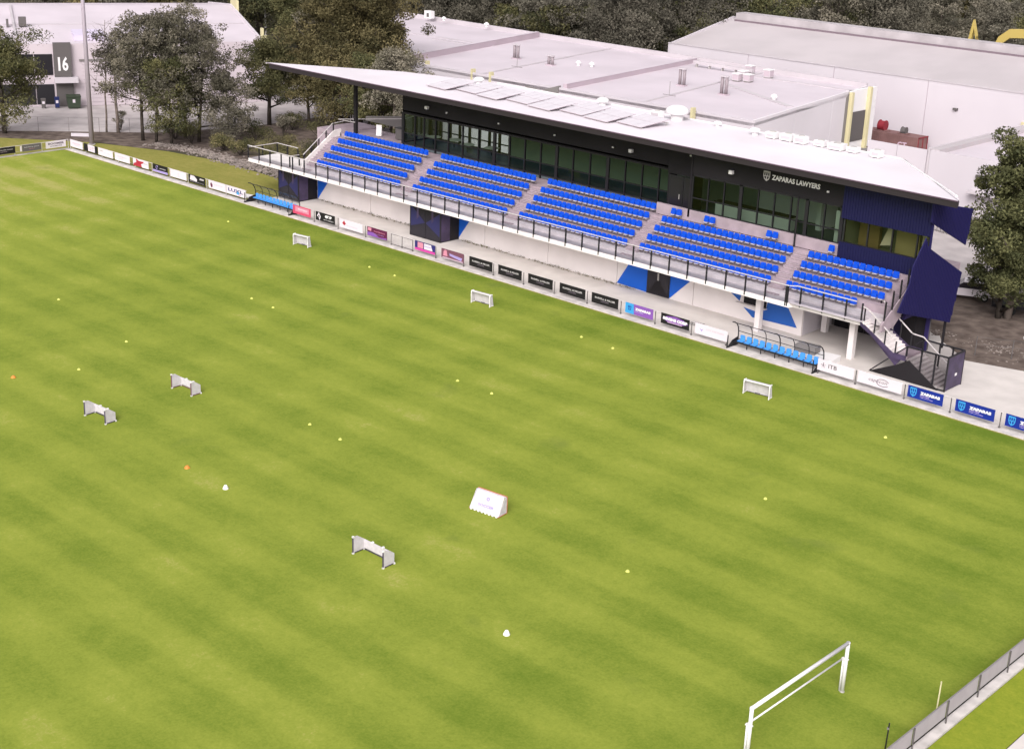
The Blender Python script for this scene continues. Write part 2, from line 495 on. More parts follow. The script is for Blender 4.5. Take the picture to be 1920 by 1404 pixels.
def trunk_and_tips(seed, h, r0, spread, nlimb, base_frac=.3, lean=(0, 0), twig=True):
    rg = random.Random(seed); mb = MB(); tips = []
    top = Vector((lean[0], lean[1], h * .92))
    pts = []; rr = []
    for k in range(7):
        t = k / 6
        p = Vector((top.x * t + rg.uniform(-.12, .12) * h * .06, top.y * t + rg.uniform(-.12, .12) * h * .06, top.z * t))
        pts.append(p); rr.append(r0 * (1 - t * .8))
    pts[0] = Vector((0, 0, -.1))
    mb.tube(pts, rr, 7)
    for k in range(nlimb):
        t = base_frac + (1 - base_frac) * (k + rg.random() * .6) / nlimb
        i = min(int(t * 6), 5); f = t * 6 - i
        a = pts[i].lerp(pts[i + 1], f)
        ang = k * 2.4 + rg.uniform(-.4, .4)
        ln = spread * (1.05 - .55 * t) * rg.uniform(.75, 1.15)
        e = a + Vector((math.cos(ang) * ln, math.sin(ang) * ln, ln * rg.uniform(.35, .95)))
        e.z = min(e.z, h)
        mdl = a.lerp(e, .5) + Vector((0, 0, -.08 * ln))
        rb = r0 * (1 - t * .75) * .55
        mb.tube([a, mdl, e], [rb, rb * .65, rb * .25], 5)
        tips.append(e); tips.append(mdl.lerp(e, .4))
        if twig:
            for q in range(2):
                ee = mdl + Vector((rg.uniform(-1, 1), rg.uniform(-1, 1), rg.uniform(.2, 1))) * ln * .45
                ee.z = min(ee.z, h)
                mb.tube([mdl, ee], [rb * .45, rb * .15], 4)
                tips.append(ee)
    tips.append(top)
    return mb, tips


def tree(name, label, loc, h, spread, kind='gum', seed=1, r0=.28, nlimb=12, base=.35, lean=(0, 0), leaves=9000, size=.26, group=None, cs=1.0, bark='barkd', lmat=None, cat='tree'):
    root = empty(name, loc, 0, None, label, cat, group)
    mb, tips = trunk_and_tips(seed, h, r0, spread, nlimb, base, lean)
    mb.build('trunk', MT[bark], root, smooth=True)
    rg = random.Random(seed + 99); cl = []
    ex = []
    for tpt in tips:
        for q in range(3):
            ex.append((tpt + Vector((rg.uniform(-1, 1), rg.uniform(-1, 1), rg.uniform(-.6, .6))) * spread * .28))
    n = max(20, int(leaves * 1.9 / max(1, len(ex))))
    for p in ex:
        if rg.random() < .12: continue
        cl.append((p.x, p.y, min(p.z, h * 1.03), spread * rg.uniform(.15, .32) * cs, int(n * rg.uniform(.6, 1.5))))
    lm = lmat or {'gum': 'gumleaf', 'dark': 'dkleaf', 'olive': 'olive', 'bg': 'bgleaf'}[kind]
    link('crown', leaf_mesh(cl, seed, lm, size), root)
    return root


def shrub(name, label, loc, h, w, seed, lmat='bush', n=1500, size=.16, group=None, cat='shrub'):
    root = empty(name, loc, 0, None, label, cat, group)
    rg = random.Random(seed); mb = MB(); cl = []
    for k in range(9):
        a = rg.uniform(0, 6.28); d = rg.uniform(.1, .8) * w; z = h * rg.uniform(.4, .85)
        mb.tube([(0, 0, 0), (math.cos(a) * d, math.sin(a) * d, z)], [.05, .02], 4)
        cl.append((math.cos(a) * d, math.sin(a) * d, z, w * .38, n // 9))
    mb.build('stem', MT['barkd'], root)
    link('foliage', leaf_mesh(cl, seed, lmat, size), root)
    return root


# ------------------------------------------------------------------ grandstand
GS = empty('grandstand', (5, 6, 0), 0, None, 'long white and black two storey grandstand with rows of blue seats beside the pitch', 'grandstand')
GSO = Vector((5, 6, 0))


def part(mb, name, mats, parent=GS, smooth=False):
    """build with world coordinates under the grandstand empty (children keep world placement)"""
    o = mb.build(name, mats, parent, smooth)
    if parent is GS: o.location = -GSO
    return o


def gpart_empty(name, parent=GS):
    o = empty(name, -GSO, 0, parent); return o


WY = 6.4
joints = [-24.3, -16.2, -8.0, -0.52, 7.24, 15.07, 23.03, 33.3]
for a, b in zip(joints[:-1], joints[1:]):
    mb = MB().box(a + .025, WY, 0, b - .025, WY + .2, 3.3)
    part(mb, 'wall_panel', MT['whitewall'])
mb = MB().box(-24.2, WY + .12, 0, 33.2, WY + .3, 3.25); part(mb, 'wall_backing', MT['mgrey'])
# return wall and recess with dark doors at the right
part(MB().box(33.1, WY + .2, 0, 33.3, 11, 3.2), 'return_wall', MT['whwall'])
part(MB().box(33.3, 10.8, 0, 41.5, 11, 3.2), 'recess_wall', MT['dgrey'])
for k in range(3):
    x = 33.6 + k * 1.3
    d = MB().box(x, 10.70, 0.02, x + 1.2, 10.797, 2.6, 0).box(x + 1.0, 10.64, 1.0, x + 1.06, 10.70, 1.2, 1)
    part(d, 'door', [MT['blackclad'], MT['grey']])
part(MB().box(37.6, 10.70, 0.0, 41.5, 10.797, 3.0), 'recess_cladding', MT['navyin'])
# painted murals (thin sheets on the wall)
def mural(pts, m='blueshade', y=WY - .006):
    mb = MB().prism(pts, 1, y, y + .004)
    part(mb, 'mural', MT[m])
mural([(-24.25, .02), (-24.25, 3.2), (-21.6, 3.2)], 'blue')
mural([(-3.95, .02), (-3.95, 3.2), (-1.6, 3.2)], 'blue')
mural([(15.1, .12), (17.0, 3.2), (18.3, 3.2), (18.3, .02)], 'blue')
mural([(20.65, .02), (20.65, 3.2), (23.8, 3.2), (22.9, 2.2)], 'blue')
mural([(26.2, 3.1), (26.6, 1.95), (27.5, 1.45), (27.9, 3.1)])
mural([(27.9, 1.05), (29.2, .95), (30.0, 1.35), (30.2, 3.1), (31.2, 3.1), (32.9, .55), (28.8, .42)])
# serving hatch
hb = MB().box(27.9, WY - .03, 1.42, 30.0, WY - .008, 2.75, 0).box(27.3, WY - .35, 1.36, 30.1, WY - .008, 1.42, 1)
part(hb, 'hatch', [MT['blackclad'], MT['slab']])
# door inside the blue mural
dm = MB().box(18.3, WY - .05, 0.02, 20.65, WY - .01, 3.2, 0)
dm.box(18.4, WY - .07, 0.1, 19.42, WY - .05, 3.0, 1).box(19.52, WY - .07, .1, 20.55, WY - .05, 3.0, 1)
dm.prism([(18.5, .2), (19.47, 1.5), (20.45, .2)], 1, WY - .078, WY - .072, 2)
dm.prism([(18.5, 2.9), (19.47, 1.75), (20.45, 2.9)], 1, WY - .078, WY - .072, 2)
dm.box(19.40, WY - .1, 1.3, 19.54, WY - .07, 1.9, 3)
part(dm, 'double_door', [MT['black'], MT['carglass'], MT['blackclad'], MT['grey']])
# glazed entry boxes with navy print
def entry_box(x0, x1):
    e = gpart_empty('entry_box')
    MB().box(x0, 4.0, 0, x0 + .12, WY, 3.05).box(x1 - .12, 4.0, 0, x1, WY, 3.05).box(x0, 4.0, 2.95, x1, WY, 3.08).box(x0, 4.0, 0, x1, 4.08, .12).box((x0 + x1) / 2 - .04, 4.0, 0, (x0 + x1) / 2 + .04, 4.06, 3).build('frame', MT['black'], e)
    xm = (x0 + x1) / 2
    for a, b in ((x0 + .12, xm - .04), (xm + .04, x1 - .12)):
        mb = MB().box(a, 4.02, .12, b, 4.05, 2.95, 0)
        mid = xm
        mb.prism([(a, 2.9), (a, .9), (mid if a < mid - .5 else a, 1.5), (b if a < mid - .5 else b, 1.6)][:3] if a < mid - .5 else [(a, 1.5), (b, 2.7), (b, .5)], 1, 4.012, 4.018, 1)
        mb.prism([((a + b) / 2 - .15, 2.8), ((a + b) / 2 - .15, 1.6), ((a + b) / 2 + .1, 1.9), ((a + b) / 2 + .1, 2.8)], 1, 4.004, 4.010, 2)
        mb.build('glass_panel', [MT['carglass'], MT['boxnavy'], MT['purple']], e)
    MB().box(x1 - .11, 4.1, .1, x1 + .012, 5.2, 2.9, 0).box(x1 - .11, 5.25, .1, x1 + .02, WY - .1, 2.9, 1).build('side_panel', [MT['purple'], MT['blackclad']], e)
entry_box(-7.95, -3.85)
entry_box(-27.6, -24.35)

# deck slab
dk = MB().box(-31.0, 2.85, 3.2, 34.1, 6.6, 3.55).box(34.3, 3.25, 3.2, 40.2, 6.6, 3.55).prism([(34.1, 2.85), (34.3, 3.25), (34.3, 6.6), (34.1, 6.6)], 2, 3.2, 3.55)
part(dk, 'deck_slab', MT['slab'])
part(MB().box(-30.95, 2.9, 3.551, 40.1, 4.1, 3.556), 'deck_floor', MT['deckgrey'])
# tiered seating terrace
NR = 5
def yk(k): return 4.1 + .9 * k
def zk(k): return 3.82 + .605 * k
prof = [(4.2, 3.2)]
for k in range(NR):
    prof += [(yk(k), zk(k)), (yk(k + 1) if k < NR - 1 else 8.8, zk(k))]
prof.append((8.8, 3.2))
tr = MB()
for k in range(NR):
    y1 = yk(k + 1) if k < NR - 1 else 14.2
    part(MB().box(-23.6, yk(k), 3.25 if k == 0 else zk(k) - .75, 41.6, y1, zk(k)), 'terrace_step', MT['deckgrey'] if k == 0 else MT['step'])
# aisle steps
for (xa, xb) in ((-9.75, -8.35), (3.85, 5.15), (17.35, 18.55), (31.25, 32.5), (-23.5, -22.3)):
    st = gpart_empty('aisle_stair')
    for k in range(5):
        z0 = zk(k) - .6; y = yk(k)
        MB().box(xa, y - .58, z0, xb, y - .002, z0 + .2, 0).box(xa, y - .62, z0 + .17, xb, y - .58, z0 + .205, 1).build('tread', [MT['step'], MT['nosing']], st)
        MB().box(xa, y - .29, z0 + .2, xb, y - .002, z0 + .4, 0).box(xa, y - .33, z0 + .37, xb, y - .29, z0 + .405, 1).build('tread', [MT['step'], MT['nosing']], st)

# seats
sb = MB()
# tip-up shell: back, folded pan, rounded top corners, pale bracket strip
sb.prism([(-.24, .36), (.24, .36), (.247, .72), (.19, .83), (-.19, .83), (-.247, .72)], 1, .19, .24, 0)
sb.prism([(-.205, .37), (.205, .37), (.205, .58), (.15, .68), (-.15, .68), (-.205, .58)], 1, .06, .15, 0)
sb.box(-.17, -.02, .29, .17, .17, .345, 1)
sb.box(-.235, .17, .10, -.205, .24, .36, 2).box(.205, .17, .10, .235, .24, .36, 2)
seat_me = sb.mesh([MT['seat'], MT['seatlight'], MT['mgrey']])
PT = .55
seatpos = []
blocks = [(-22.15, 22, 5), (-8.3, 22, 5), (5.22, 22, 5), (18.62, 23, 4), (32.62, 14, 4)]
for bi, (x0, n, rows) in enumerate(blocks):
    for k in range(rows):
        nn = 11 if (bi == 4 and k == 0) else n
        for i in range(nn):
            seatpos.append((x0 + PT * (i + .5), yk(k) + .36, zk(k)))
for x in (19.37, 19.92, 22.7, 23.25, 28.65, 29.2, 34.23):
    seatpos.append((x, 7.72, zk(4) + .05))
C3 = Vector(CAMP)
seatpos.sort(key=lambda p: (Vector(p) - C3).length)
for p in seatpos[:300]:
    link('seat', seat_me, GS, Vector(p) - GSO)
rest = MB()
for p in seatpos[300:]:
    i = len(rest.v); rest.v += [(v[0] + p[0], v[1] + p[1], v[2] + p[2]) for v in sb.v]
    rest.f += [tuple(q + i for q in f) for f in sb.f]; rest.m += sb.m
tag(part(rest, 'seats', [MT['seat'], MT['seatlight'], MT['mgrey']]), kind='stuff')

# columns
for (x, y) in ((38.6, 4.75), (39.3, 8.8), (30.35, 4.9), (33.9, 8.8)):
    part(MB().box(x - .22, y - .22, 0, x + .22, y + .22, 3.2), 'column', MT['whitewall'])
part(MB().box(-22.75, 9.9, 3.5, -22.4, 10.2, 12.3), 'column', MT['blackclad'])
part(MB().box(-27.5, 6.6, 3.25, -23.6, 12.5, 3.5), 'landing_slab', MT['slab'])

# front balustrade
bal = gpart_empty('balustrade')
posts = [-31 + 1.8 * i for i in range(0, 37)] + [33.95]
for x in sorted(posts):
    if x > 34.0: y = 3.3
    else: y = 2.88
    MB().box(x - .05, y - .05, 3.3, x + .05, y + .05, 4.82).build('post', MT['black'], bal)
for x in (34.8, 36.7, 38.6, 39.9):
    MB().box(x - .05, 3.25, 3.3, x + .05, 3.35, 4.82).build('post', MT['black'], bal)
MB().bar((-31, 2.88, 4.86), (34.0, 2.88, 4.86), .10, .06).bar((34.0, 2.88, 4.86), (34.5, 3.3, 4.86), .10, .06).bar((34.5, 3.3, 4.86), (39.4, 3.3, 4.86), .10, .06).build('handrail', MT['rail'], bal)
MB().quad((-31, 2.9, 3.6), (34.0, 2.9, 3.6), (34.0, 2.9, 4.8), (-31, 2.9, 4.8)).quad((34.3, 3.32, 3.6), (39.9, 3.32, 3.6), (39.9, 3.32, 4.8), (34.3, 3.32, 4.8)).build('glass_panel', MT['clear'], bal)
# left landing rails
lr = gpart_empty('side_balustrade')
MB().bar((-31, 2.9, 4.65), (-31, 6.6, 4.65), .08, .05).bar((-31, 6.6, 4.65), (-27.6, 6.6, 4.65), .08, .05).bar((-24.9, 3.4, 4.65), (-24.9, 4.6, 4.65), .08, .05).build('handrail', MT['rail'], lr)
for x, y in ((-31, 4.7), (-31, 6.6), (-29.3, 6.6), (-27.6, 6.6), (-24.9, 3.4), (-24.9, 4.6)):
    MB().box(x - .05, y - .05, 3.4, x + .05, y + .05, 4.6).build('post', MT['black'], lr)
# raking rail up the left end of the terrace
MB().bar((-23.75, 4.2, 4.9), (-23.75, 8.0, 7.6), .08, .05).bar((-23.75, 8.0, 7.6), (-23.75, 9.6, 7.7), .08, .05).bar((-23.75, 9.6, 7.7), (-22.5, 9.9, 7.7), .08, .05).build('raking_rail', MT['rail'], lr)
for k in range(5):
    y = 4.3 + .95 * k
    MB().box(-23.8, y - .05, 3.5 + .68 * k, -23.7, y + .05, 4.95 + .68 * k).build('post', MT['black'], lr)
MB().quad((-23.74, 4.2, 3.9), (-23.74, 8.0, 6.6), (-23.74, 8.0, 7.5), (-23.74, 4.2, 4.85)).build('glass_panel', MT['clear'], lr)
# stringer at the left end
part(MB().prism([(3.9, 3.55), (4.2, 4.3), (8.2, 6.95), (9.0, 6.95), (9.0, 6.3), (4.2, 3.2)], 0, -23.75, -23.6), 'stringer', MT['slab'])

# right end raking wall, posts
part(MB().prism([(2.95, 3.2), (2.95, 3.75), (8.2, 7.2), (8.2, 5.9), (4.6, 3.2)], 0, 41.6, 41.75), 'raking_wall', MT['step'])
er = gpart_empty('end_balustrade')
for k in range(6):
    y = 3.3 + .95 * k
    MB().box(41.63, y - .05, 3.6 + .62 * k, 41.73, y + .05, 5.35 + .62 * k).build('post', MT['black'], er)
MB().quad((41.68, 3.3, 3.8), (41.68, 8.0, 6.9), (41.68, 8.0, 8.2), (41.68, 3.3, 5.1)).build('glass_panel', MT['clear'], er)

# concourse floor, upper storey
part(MB().box(-27, 8.85, 6.2, -23.6, 14.2, 6.6), 'concourse_slab', MT['step'])
part(MB().box(17.4, 8.15, 6.3, 34.6, 8.35, 7.22), 'sill_wall', MT['step'])
GL = 10.4
# left glazed hall
gz = gpart_empty('glazing')
thick = {-11.31: .28, -9.53: 0, -3.44: .3, 4.27: .34, 10.19: .34, -5.28: .1}
mulls = [-15.9, -14.18, -12.9, -11.31, -9.53, -7.6, -5.5, -3.44, -1.5, .4, 2.35, 4.27, 6.21, 8.17, 10.19, 12.13, 13.97, 15.78, 17.3]
for i, x in enumerate(mulls):
    w = .30 if i in (0, 7, 11, 14, 18) else .10
    MB().box(x - w / 2, GL - .1, 6.3, x + w / 2, GL + .08, 9.62).build('mullion', MT['black'], gz)
MB().box(-15.9, GL - .08, 6.6, 17.3, GL + .06, 6.7).box(-15.9, GL - .08, 7.62, 17.3, GL + .05, 7.70).box(-15.9, GL - .09, 9.5, 17.3, GL + .07, 9.62).build('transom', MT['black'], gz)
for a, b in zip(mulls[:-1], mulls[1:]):
    MB().quad((a + .03, GL, 6.7), (b - .03, GL, 6.7), (b - .03, GL, 9.52), (a + .03, GL, 9.52)).build('pane', MT['glass'], gz)
# left end wall, glazed
ez = gpart_empty('end_glazing')
MB().box(-15.95, GL, 6.6, -15.85, 14.2, 6.75).box(-15.95, GL, 9.5, -15.85, 14.2, 9.7).box(-15.98, 14.0, 6.6, -15.8, 14.2, 9.6).box(-15.96, 12.2, 6.6, -15.84, 12.3, 9.6).build('frame', MT['black'], ez)
MB().quad((-15.9, GL, 6.7), (-15.9, 14.1, 6.7), (-15.9, 14.1, 9.5), (-15.9, GL, 9.5)).build('pane', MT['glass'], ez)
# rear of the hall: glazed at the left, solid beyond
rz_ = gpart_empty('rear_glazing')
for k in range(9):
    x = -15.8 + 1.35 * k
    MB().box(x - .14, 14.05, 6.6, x + .14, 14.2, 9.6).build('mullion', MT['black'], rz_)
MB().box(-15.9, 14.05, 6.6, -5, 14.2, 6.8).box(-15.9, 14.05, 7.5, -5, 14.2, 7.6).build('transom', MT['black'], rz_)
MB().quad((-15.9, 14.1, 6.7), (-5, 14.1, 6.7), (-5, 14.1, 9.5), (-15.9, 14.1, 9.5)).build('pane', MT['clear'], rz_)
part(MB().box(-5, 14.05, 6.6, 34.8, 14.25, 11.8), 'rear_wall', MT['wallin'])
part(MB().box(-15.9, GL + .08, 6.3, 34.8, 14.05, 6.62), 'hall_floor', MT['floorin'])
part(MB().box(-15.9, GL, 9.7, 34, 14.2, 9.85), 'hall_ceiling', MT['wallin'])
part(MB().box(-15.95, GL, 9.64, 17.3, GL + .2, 12.25), 'bulkhead', MT['blackclad'])
part(MB().box(-16.0, GL, 9.64, -15.9, 14.2, 12.2), 'bulkhead', MT['blackclad'])
# tables inside the hall
for x, y in ((-13.5, 12.2), (-11.2, 12.8), (-8.8, 12.2), (-6.2, 12.9)):
    t = gpart_empty('table')
    MB().lathe([(.75, .72), (.75, .75)], (x, y, 6.62), 14).build('tabletop', MT['pale'], t)
    MB().tube([(x, y, 6.62), (x, y, 7.34)], .05).build('leg', MT['black'], t)
# recessed black entry
part(MB().box(17.3, 9.6, 6.6, 17.45, GL + .2, 12.2).box(17.3, 9.5, 9.5, 20.7, 9.7, 12.2).box(20.55, 8.15, 6.6, 20.75, 9.7, 12.2), 'entry_recess', MT['blackclad'])
for a in (17.5, 19.0):
    d = MB().box(a, 9.52, 6.62, a + 1.45, 9.58, 9.4, 0).box(a + .12, 9.50, 6.8, a + 1.33, 9.52, 9.3, 1).box(a + 1.1, 9.46, 7.5, a + 1.16, 9.50, 7.9, 2)
    part(d, 'door', [MT['black'], MT['carglass'], MT['grey']])
# right glazed bar
gr = gpart_empty('glazing')
mr_ = [20.75, 22.37, 23.9, 25.5, 27.13, 28.62, 30.14, 31.54, 33.11, 34.6]
for i, x in enumerate(mr_):
    w = .28 if i in (0, 3, 7, 9) else .09
    MB().box(x - w / 2, 8.2, 7.22, x + w / 2, 8.36, 10.1).build('mullion', MT['black'], gr)
MB().box(20.75, 8.22, 7.22, 34.6, 8.34, 7.3).box(20.75, 8.22, 8.2, 34.6, 8.33, 8.28).box(20.75, 8.2, 10.0, 34.6, 8.35, 10.12).build('transom', MT['black'], gr)
for a, b in zip(mr_[:-1], mr_[1:]):
    MB().quad((a + .03, 8.28, 7.3), (b - .03, 8.28, 7.3), (b - .03, 8.28, 10.02), (a + .03, 8.28, 10.02)).build('pane', MT['glass'], gr)
part(MB().box(20.75, 8.2, 10.13, 34.7, 8.38, 12.28), 'bulkhead', MT['blackclad'])
part(MB().box(20.7, 8.38, 6.9, 34.6, 14.0, 6.95), 'bar_floor', MT['floorin'])
part(MB().box(20.7, 8.38, 10.12, 34.6, 14.0, 10.2), 'bar_ceiling', MT['wallin'])
bar_ = MB().box(22.3, 9.5, 6.95, 29.5, 10.1, 8.0, 0).box(22.2, 9.4, 8.0, 29.6, 10.2, 8.07, 1).box(24, 13.2, 7, 30, 13.9, 9.0, 0).box(30.5, 11.5, 6.95, 30.9, 14, 9.6, 0)
part(bar_, 'bar_counter', [MT['pale'], MT['blackclad']])
part(MB().box(33.9, 8.6, 7.0, 34.3, 8.9, 9.6), 'banner', MT['pale'])
for x in (30.9,):
    part(MB().tube([(x, 8.0, 6.3), (x, 8.0, 10.2)], .07), 'column', MT['blackclad'])

# press box in navy corrugated steel
PB = gpart_empty('press_box')
def ribwall(name, x0, x1, z0, z1, y, parent, m, step=.22):
    mb = MB().box(x0, y, z0, x1, y + .15, z1)
    n = int((x1 - x0) / step)
    for i in range(n):
        x = x0 + (i + .5) * (x1 - x0) / n
        mb.box(x - .045, y - .045, z0 + .002, x + .045, y - .001, z1 - .002)
    return mb.build(name, m, parent)
ribwall('upper_cladding', 34.75, 42.0, 9.32, 12.2, 7.9, PB, MT['navy'])
lw = ribwall('lower_cladding', 34.75, 42.0, 6.15, 7.5, 7.9, PB, MT['navy'])
MB().box(34.9, 8.15, 7.45, 35.0, 8.3, 9.3).box(36.9, 8.1, 7.45, 37.0, 8.25, 9.35).box(38.9, 8.1, 7.45, 39.0, 8.25, 9.35).box(34.8, 8.05, 7.45, 42.0, 8.2, 7.53).box(41.85, 8.0, 7.45, 42.0, 8.2, 9.35).box(40.9, 8.1, 7.45, 41.0, 8.25, 9.35).build('window_frame', MT['black'], PB)
for a, b in ((34.9, 36.9), (37, 38.9), (39, 40.9), (41, 41.9)):
    MB().quad((a, 8.17, 7.5), (b, 8.17, 7.5), (b, 8.17, 9.4), (a, 8.17, 9.4)).build('pane', MT['boxglass'], PB)
MB().box(34.75, 8.4, 6.15, 34.9, 11, 12).box(34.9, 10.9, 6.2, 40.35, 11.0, 12.1).prism([(34.9, 8.1), (41.8, 8.1), (40.3, 10.9), (34.9, 10.9)], 2, 6.9, 7.0).prism([(34.9, 8.1), (41.8, 8.1), (40.3, 10.9), (34.9, 10.9)], 2, 9.6, 9.7).build('room_shell', MT['wallin'], PB)
MB().box(35.2, 10.0, 7.0, 36.9, 10.4, 9.0, 0).box(38.3, 10.0, 7, 40.2, 10.4, 8.9, 1).prism([(37.2, 7.4), (38.1, 7.6), (38.2, 8.9), (37.8, 9.0)], 1, 9.7, 9.75, 2).box(40.6, 9.6, 7, 41.0, 9.9, 9.3, 2).build('cupboards', [MT['tan'], MT['cream'], MT['pale']], PB)
MB().prism([(42.02, 7.9), (42.1, 8.1), (40.5, 11.0), (40.36, 11.0), (41.92, 8.06)], 2, 6.15, 12.2).build('side_cladding', MT['navyx'], PB)

# tall navy screens wrapping the end stair
def screen(pts, x, name):
    mb = MB().prism(pts, 0, x, x + .08)
    ys = [p[0] for p in pts]; y = min(ys) + .12
    def cut(y):
        zs = []
        n = len(pts)
        for i in range(n):
            (a, b), (c, d) = pts[i], pts[(i + 1) % n]
            if (a - y) * (c - y) < 0: zs.append(b + (d - b) * (y - a) / (c - a))
        return (min(zs), max(zs)) if len(zs) > 1 else None
    while y < max(ys) - .05:
        c = cut(y)
        if c and c[1] - c[0] > .15: mb.box(x + .081, y - .045, c[0] + .03, x + .125, y + .045, c[1] - .03)
        y += .24
    part(mb, name, MT['navyx'])
screen([(7.0, 9.45), (7.45, 8.7), (13.4, 5.75), (12.55, 2.0), (9.4, 2.95), (4.15, 4.5), (5.4, 6.4), (5.6, 7.6)], 42.12, 'end_screen')
screen([(7.35, 11.95), (13.75, 10.55), (13.35, 7.85), (7.4, 10.5)], 42.12, 'upper_screen')
part(MB().box(41.9, 12.2, 0, 42.05, 12.35, 3.0).box(42.0, 9.3, 3.0, 42.1, 9.4, 6.4).box(40.0, 9.2, 0, 41.2, 11, 3.2), 'rear_stair_frame', MT['blackclad'])
part(MB().prism([(6.6, 3.3), (8.4, 5.6), (10.9, 5.6), (10.9, 3.3)], 0, 41.3, 41.5), 'end_wall', MT['navyin'])

# roof
RZ = 12.7
roof_pts = [(-32.6, 6.6), (44.6, 6.1), (44.2, 6.9), (34.9, 16.1), (-9.5, 16.9), (-20, 14.2)]
rp = MB()
i0 = 0
def rzz(y): return RZ + (y - 6.2) * .0 + .02
rf = MB().prism([(x, y) for x, y in roof_pts], 2, RZ - .12, RZ)
part(rf, 'roof', MT['roofwhite'])
sf = MB().prism([(-31.6, 6.75), (44.0, 6.3), (43.6, 7.0), (34.6, 15.9), (-9.5, 16.6), (-19.8, 14.0)], 2, RZ - .5, RZ - .125)
part(sf, 'soffit', MT['blackclad'])
part(MB().bar((-32.0, 6.59, RZ - .30), (44.6, 6.08, RZ - .30), .06, .42), 'fascia', MT['fascia'])
part(MB().bar((-32.4, 6.54, RZ - .03), (44.62, 6.03, RZ - .03), .10, .06), 'gutter', MT['gutter'])
part(MB().bar((44.62, 6.1, RZ - .18), (34.95, 16.12, RZ - .18), .06, .36), 'fascia', MT['fascia'])
part(MB().bar((43.9, 7.2, RZ + .04), (34.7, 16.0, RZ + .04), .14, .08), 'ridge_cap', MT['white'])
part(MB().bar((34.8, 16.05, RZ + .04), (-9.5, 16.85, RZ + .04), .14, .08), 'ridge_cap', MT['white'])
for xx in range(-24, 42, 6):
    part(MB().box(xx, 6.9, RZ - .75, xx + .15, 15.0 if xx > -10 else 10.5, RZ - .51), 'roof_beam', MT['blackclad'])

# small spotlights on the bulkhead
def spot(x, y, z, big, lab):
    r = empty('spotlight', (x, y, z), 0, None, lab, 'spotlight', 'lights on the black bulkhead')
    s = 1.0 if big else .45
    MB().box(-.05, -.15 * s, -.05, .05, 0, .05).build('bracket', MT['black'], r)
    MB().box(-.17 * s, -.42 * s, -.14 * s, .17 * s, -.15 * s, .14 * s).build('lamp_head', MT['white'], r)
spot(-12.3, 10.39, 10.6, True, 'pale spotlight at the left end of the black bulkhead')
spot(12.8, 10.39, 10.5, True, 'pale spotlight on the bulkhead just left of the dark doorway')
spot(19.6, 9.49, 11.3, False, 'small pale spotlight above the dark recessed doorway')
spot(24.64, 8.19, 11.0, True, 'pale spotlight on the bulkhead left of the lawyers sign')
for x, t in ((-9.7, 'nearest the left end'), (-2.9, 'over the gap between first and second seat blocks'), (4.0, 'over the gap between second and third seat blocks'), (10.7, 'above the third seat block')):
    spot(x, 10.39, 10.45, False, 'tiny downlight on the black bulkhead ' + t)
spot(33.3, 8.19, 11.0, False, 'tiny downlight on the bulkhead between the lawyers sign and the navy box')

# ------------------------------------------------------------------ lettering helper
def text_mesh(txt, m, size=1.0, bold=0.0, width=None, shear=0.0):
    cu = bpy.data.curves.new('t', 'FONT'); cu.body = txt; cu.size = size; cu.offset = bold; cu.align_x = 'CENTER'; cu.align_y = 'CENTER'
    cu.extrude = .002; cu.shear = shear; cu.resolution_u = 2
    o = bpy.data.objects.new('t', cu); COL.objects.link(o)
    dg = bpy.context.evaluated_depsgraph_get(); dg.update()
    me = bpy.data.meshes.new_from_object(o.evaluated_get(dg))
    bpy.data.objects.remove(o); bpy.data.curves.remove(cu)
    me.materials.clear(); me.materials.append(MT[m])
    n = len(me.vertices); co = np.empty(n * 3, dtype=np.float32); me.vertices.foreach_get('co', co); co = co.reshape(-1, 3)
    if n and width:
        w = co[:, 0].max() - co[:, 0].min(); co[:, 0] *= width / w
    out = np.stack([co[:, 0], -co[:, 2], co[:, 1]], 1)   # stand it up facing -y
    me.vertices.foreach_set('co', out.ravel()); me.update()
    return me


def shield(mb, cx, cz, w, h, y, m_out, m_in):
    def pts(s):
        return [(cx - w / 2 * s, cz + h / 2 * s), (cx + w / 2 * s, cz + h / 2 * s), (cx + w / 2 * s, cz), (cx + w * .36 * s, cz - h * .3 * s), (cx, cz - h / 2 * s), (cx - w * .36 * s, cz - h * .3 * s), (cx - w / 2 * s, cz)]
    mb.prism(pts(1), 1, y, y + .003, m_out)
    # inner dark windows
    for k in (-1, 0, 1):
        mb.prism([(cx + k * w * .29 - w * .085, cz + h * .36), (cx + k * w * .29 + w * .085, cz + h * .36), (cx + k * w * .29 + w * .085, cz + h * .06), (cx + k * w * .29 - w * .085, cz + h * .06)], 1, y - .004, y - .001, m_in)
    for k in (-1, 1):
        mb.prism([(cx + k * w * .08, cz - h * .03), (cx + k * w * .34, cz - h * .03), (cx + k * w * .28, cz - h * .2), (cx + k * w * .08, cz - h * .32)], 1, y - .004, y - .001, m_in)


# fascia sign
fs = empty('fascia_sign', (30.0, 8.18, 11.2), 0, None, 'white raised letters ZAPARAS LAWYERS and shield on the black bulkhead', 'sign')
mb = MB(); shield(mb, -2.25, .0, .62, .80, -.02, 0, 1); mb.build('shield_logo', [MT['lightink'], MT['blackclad']], fs)
o = link('lettering', text_mesh('ZAPARAS LAWYERS', 'white', .52, .018, 4.3), fs, (.40, -.02, -.02))

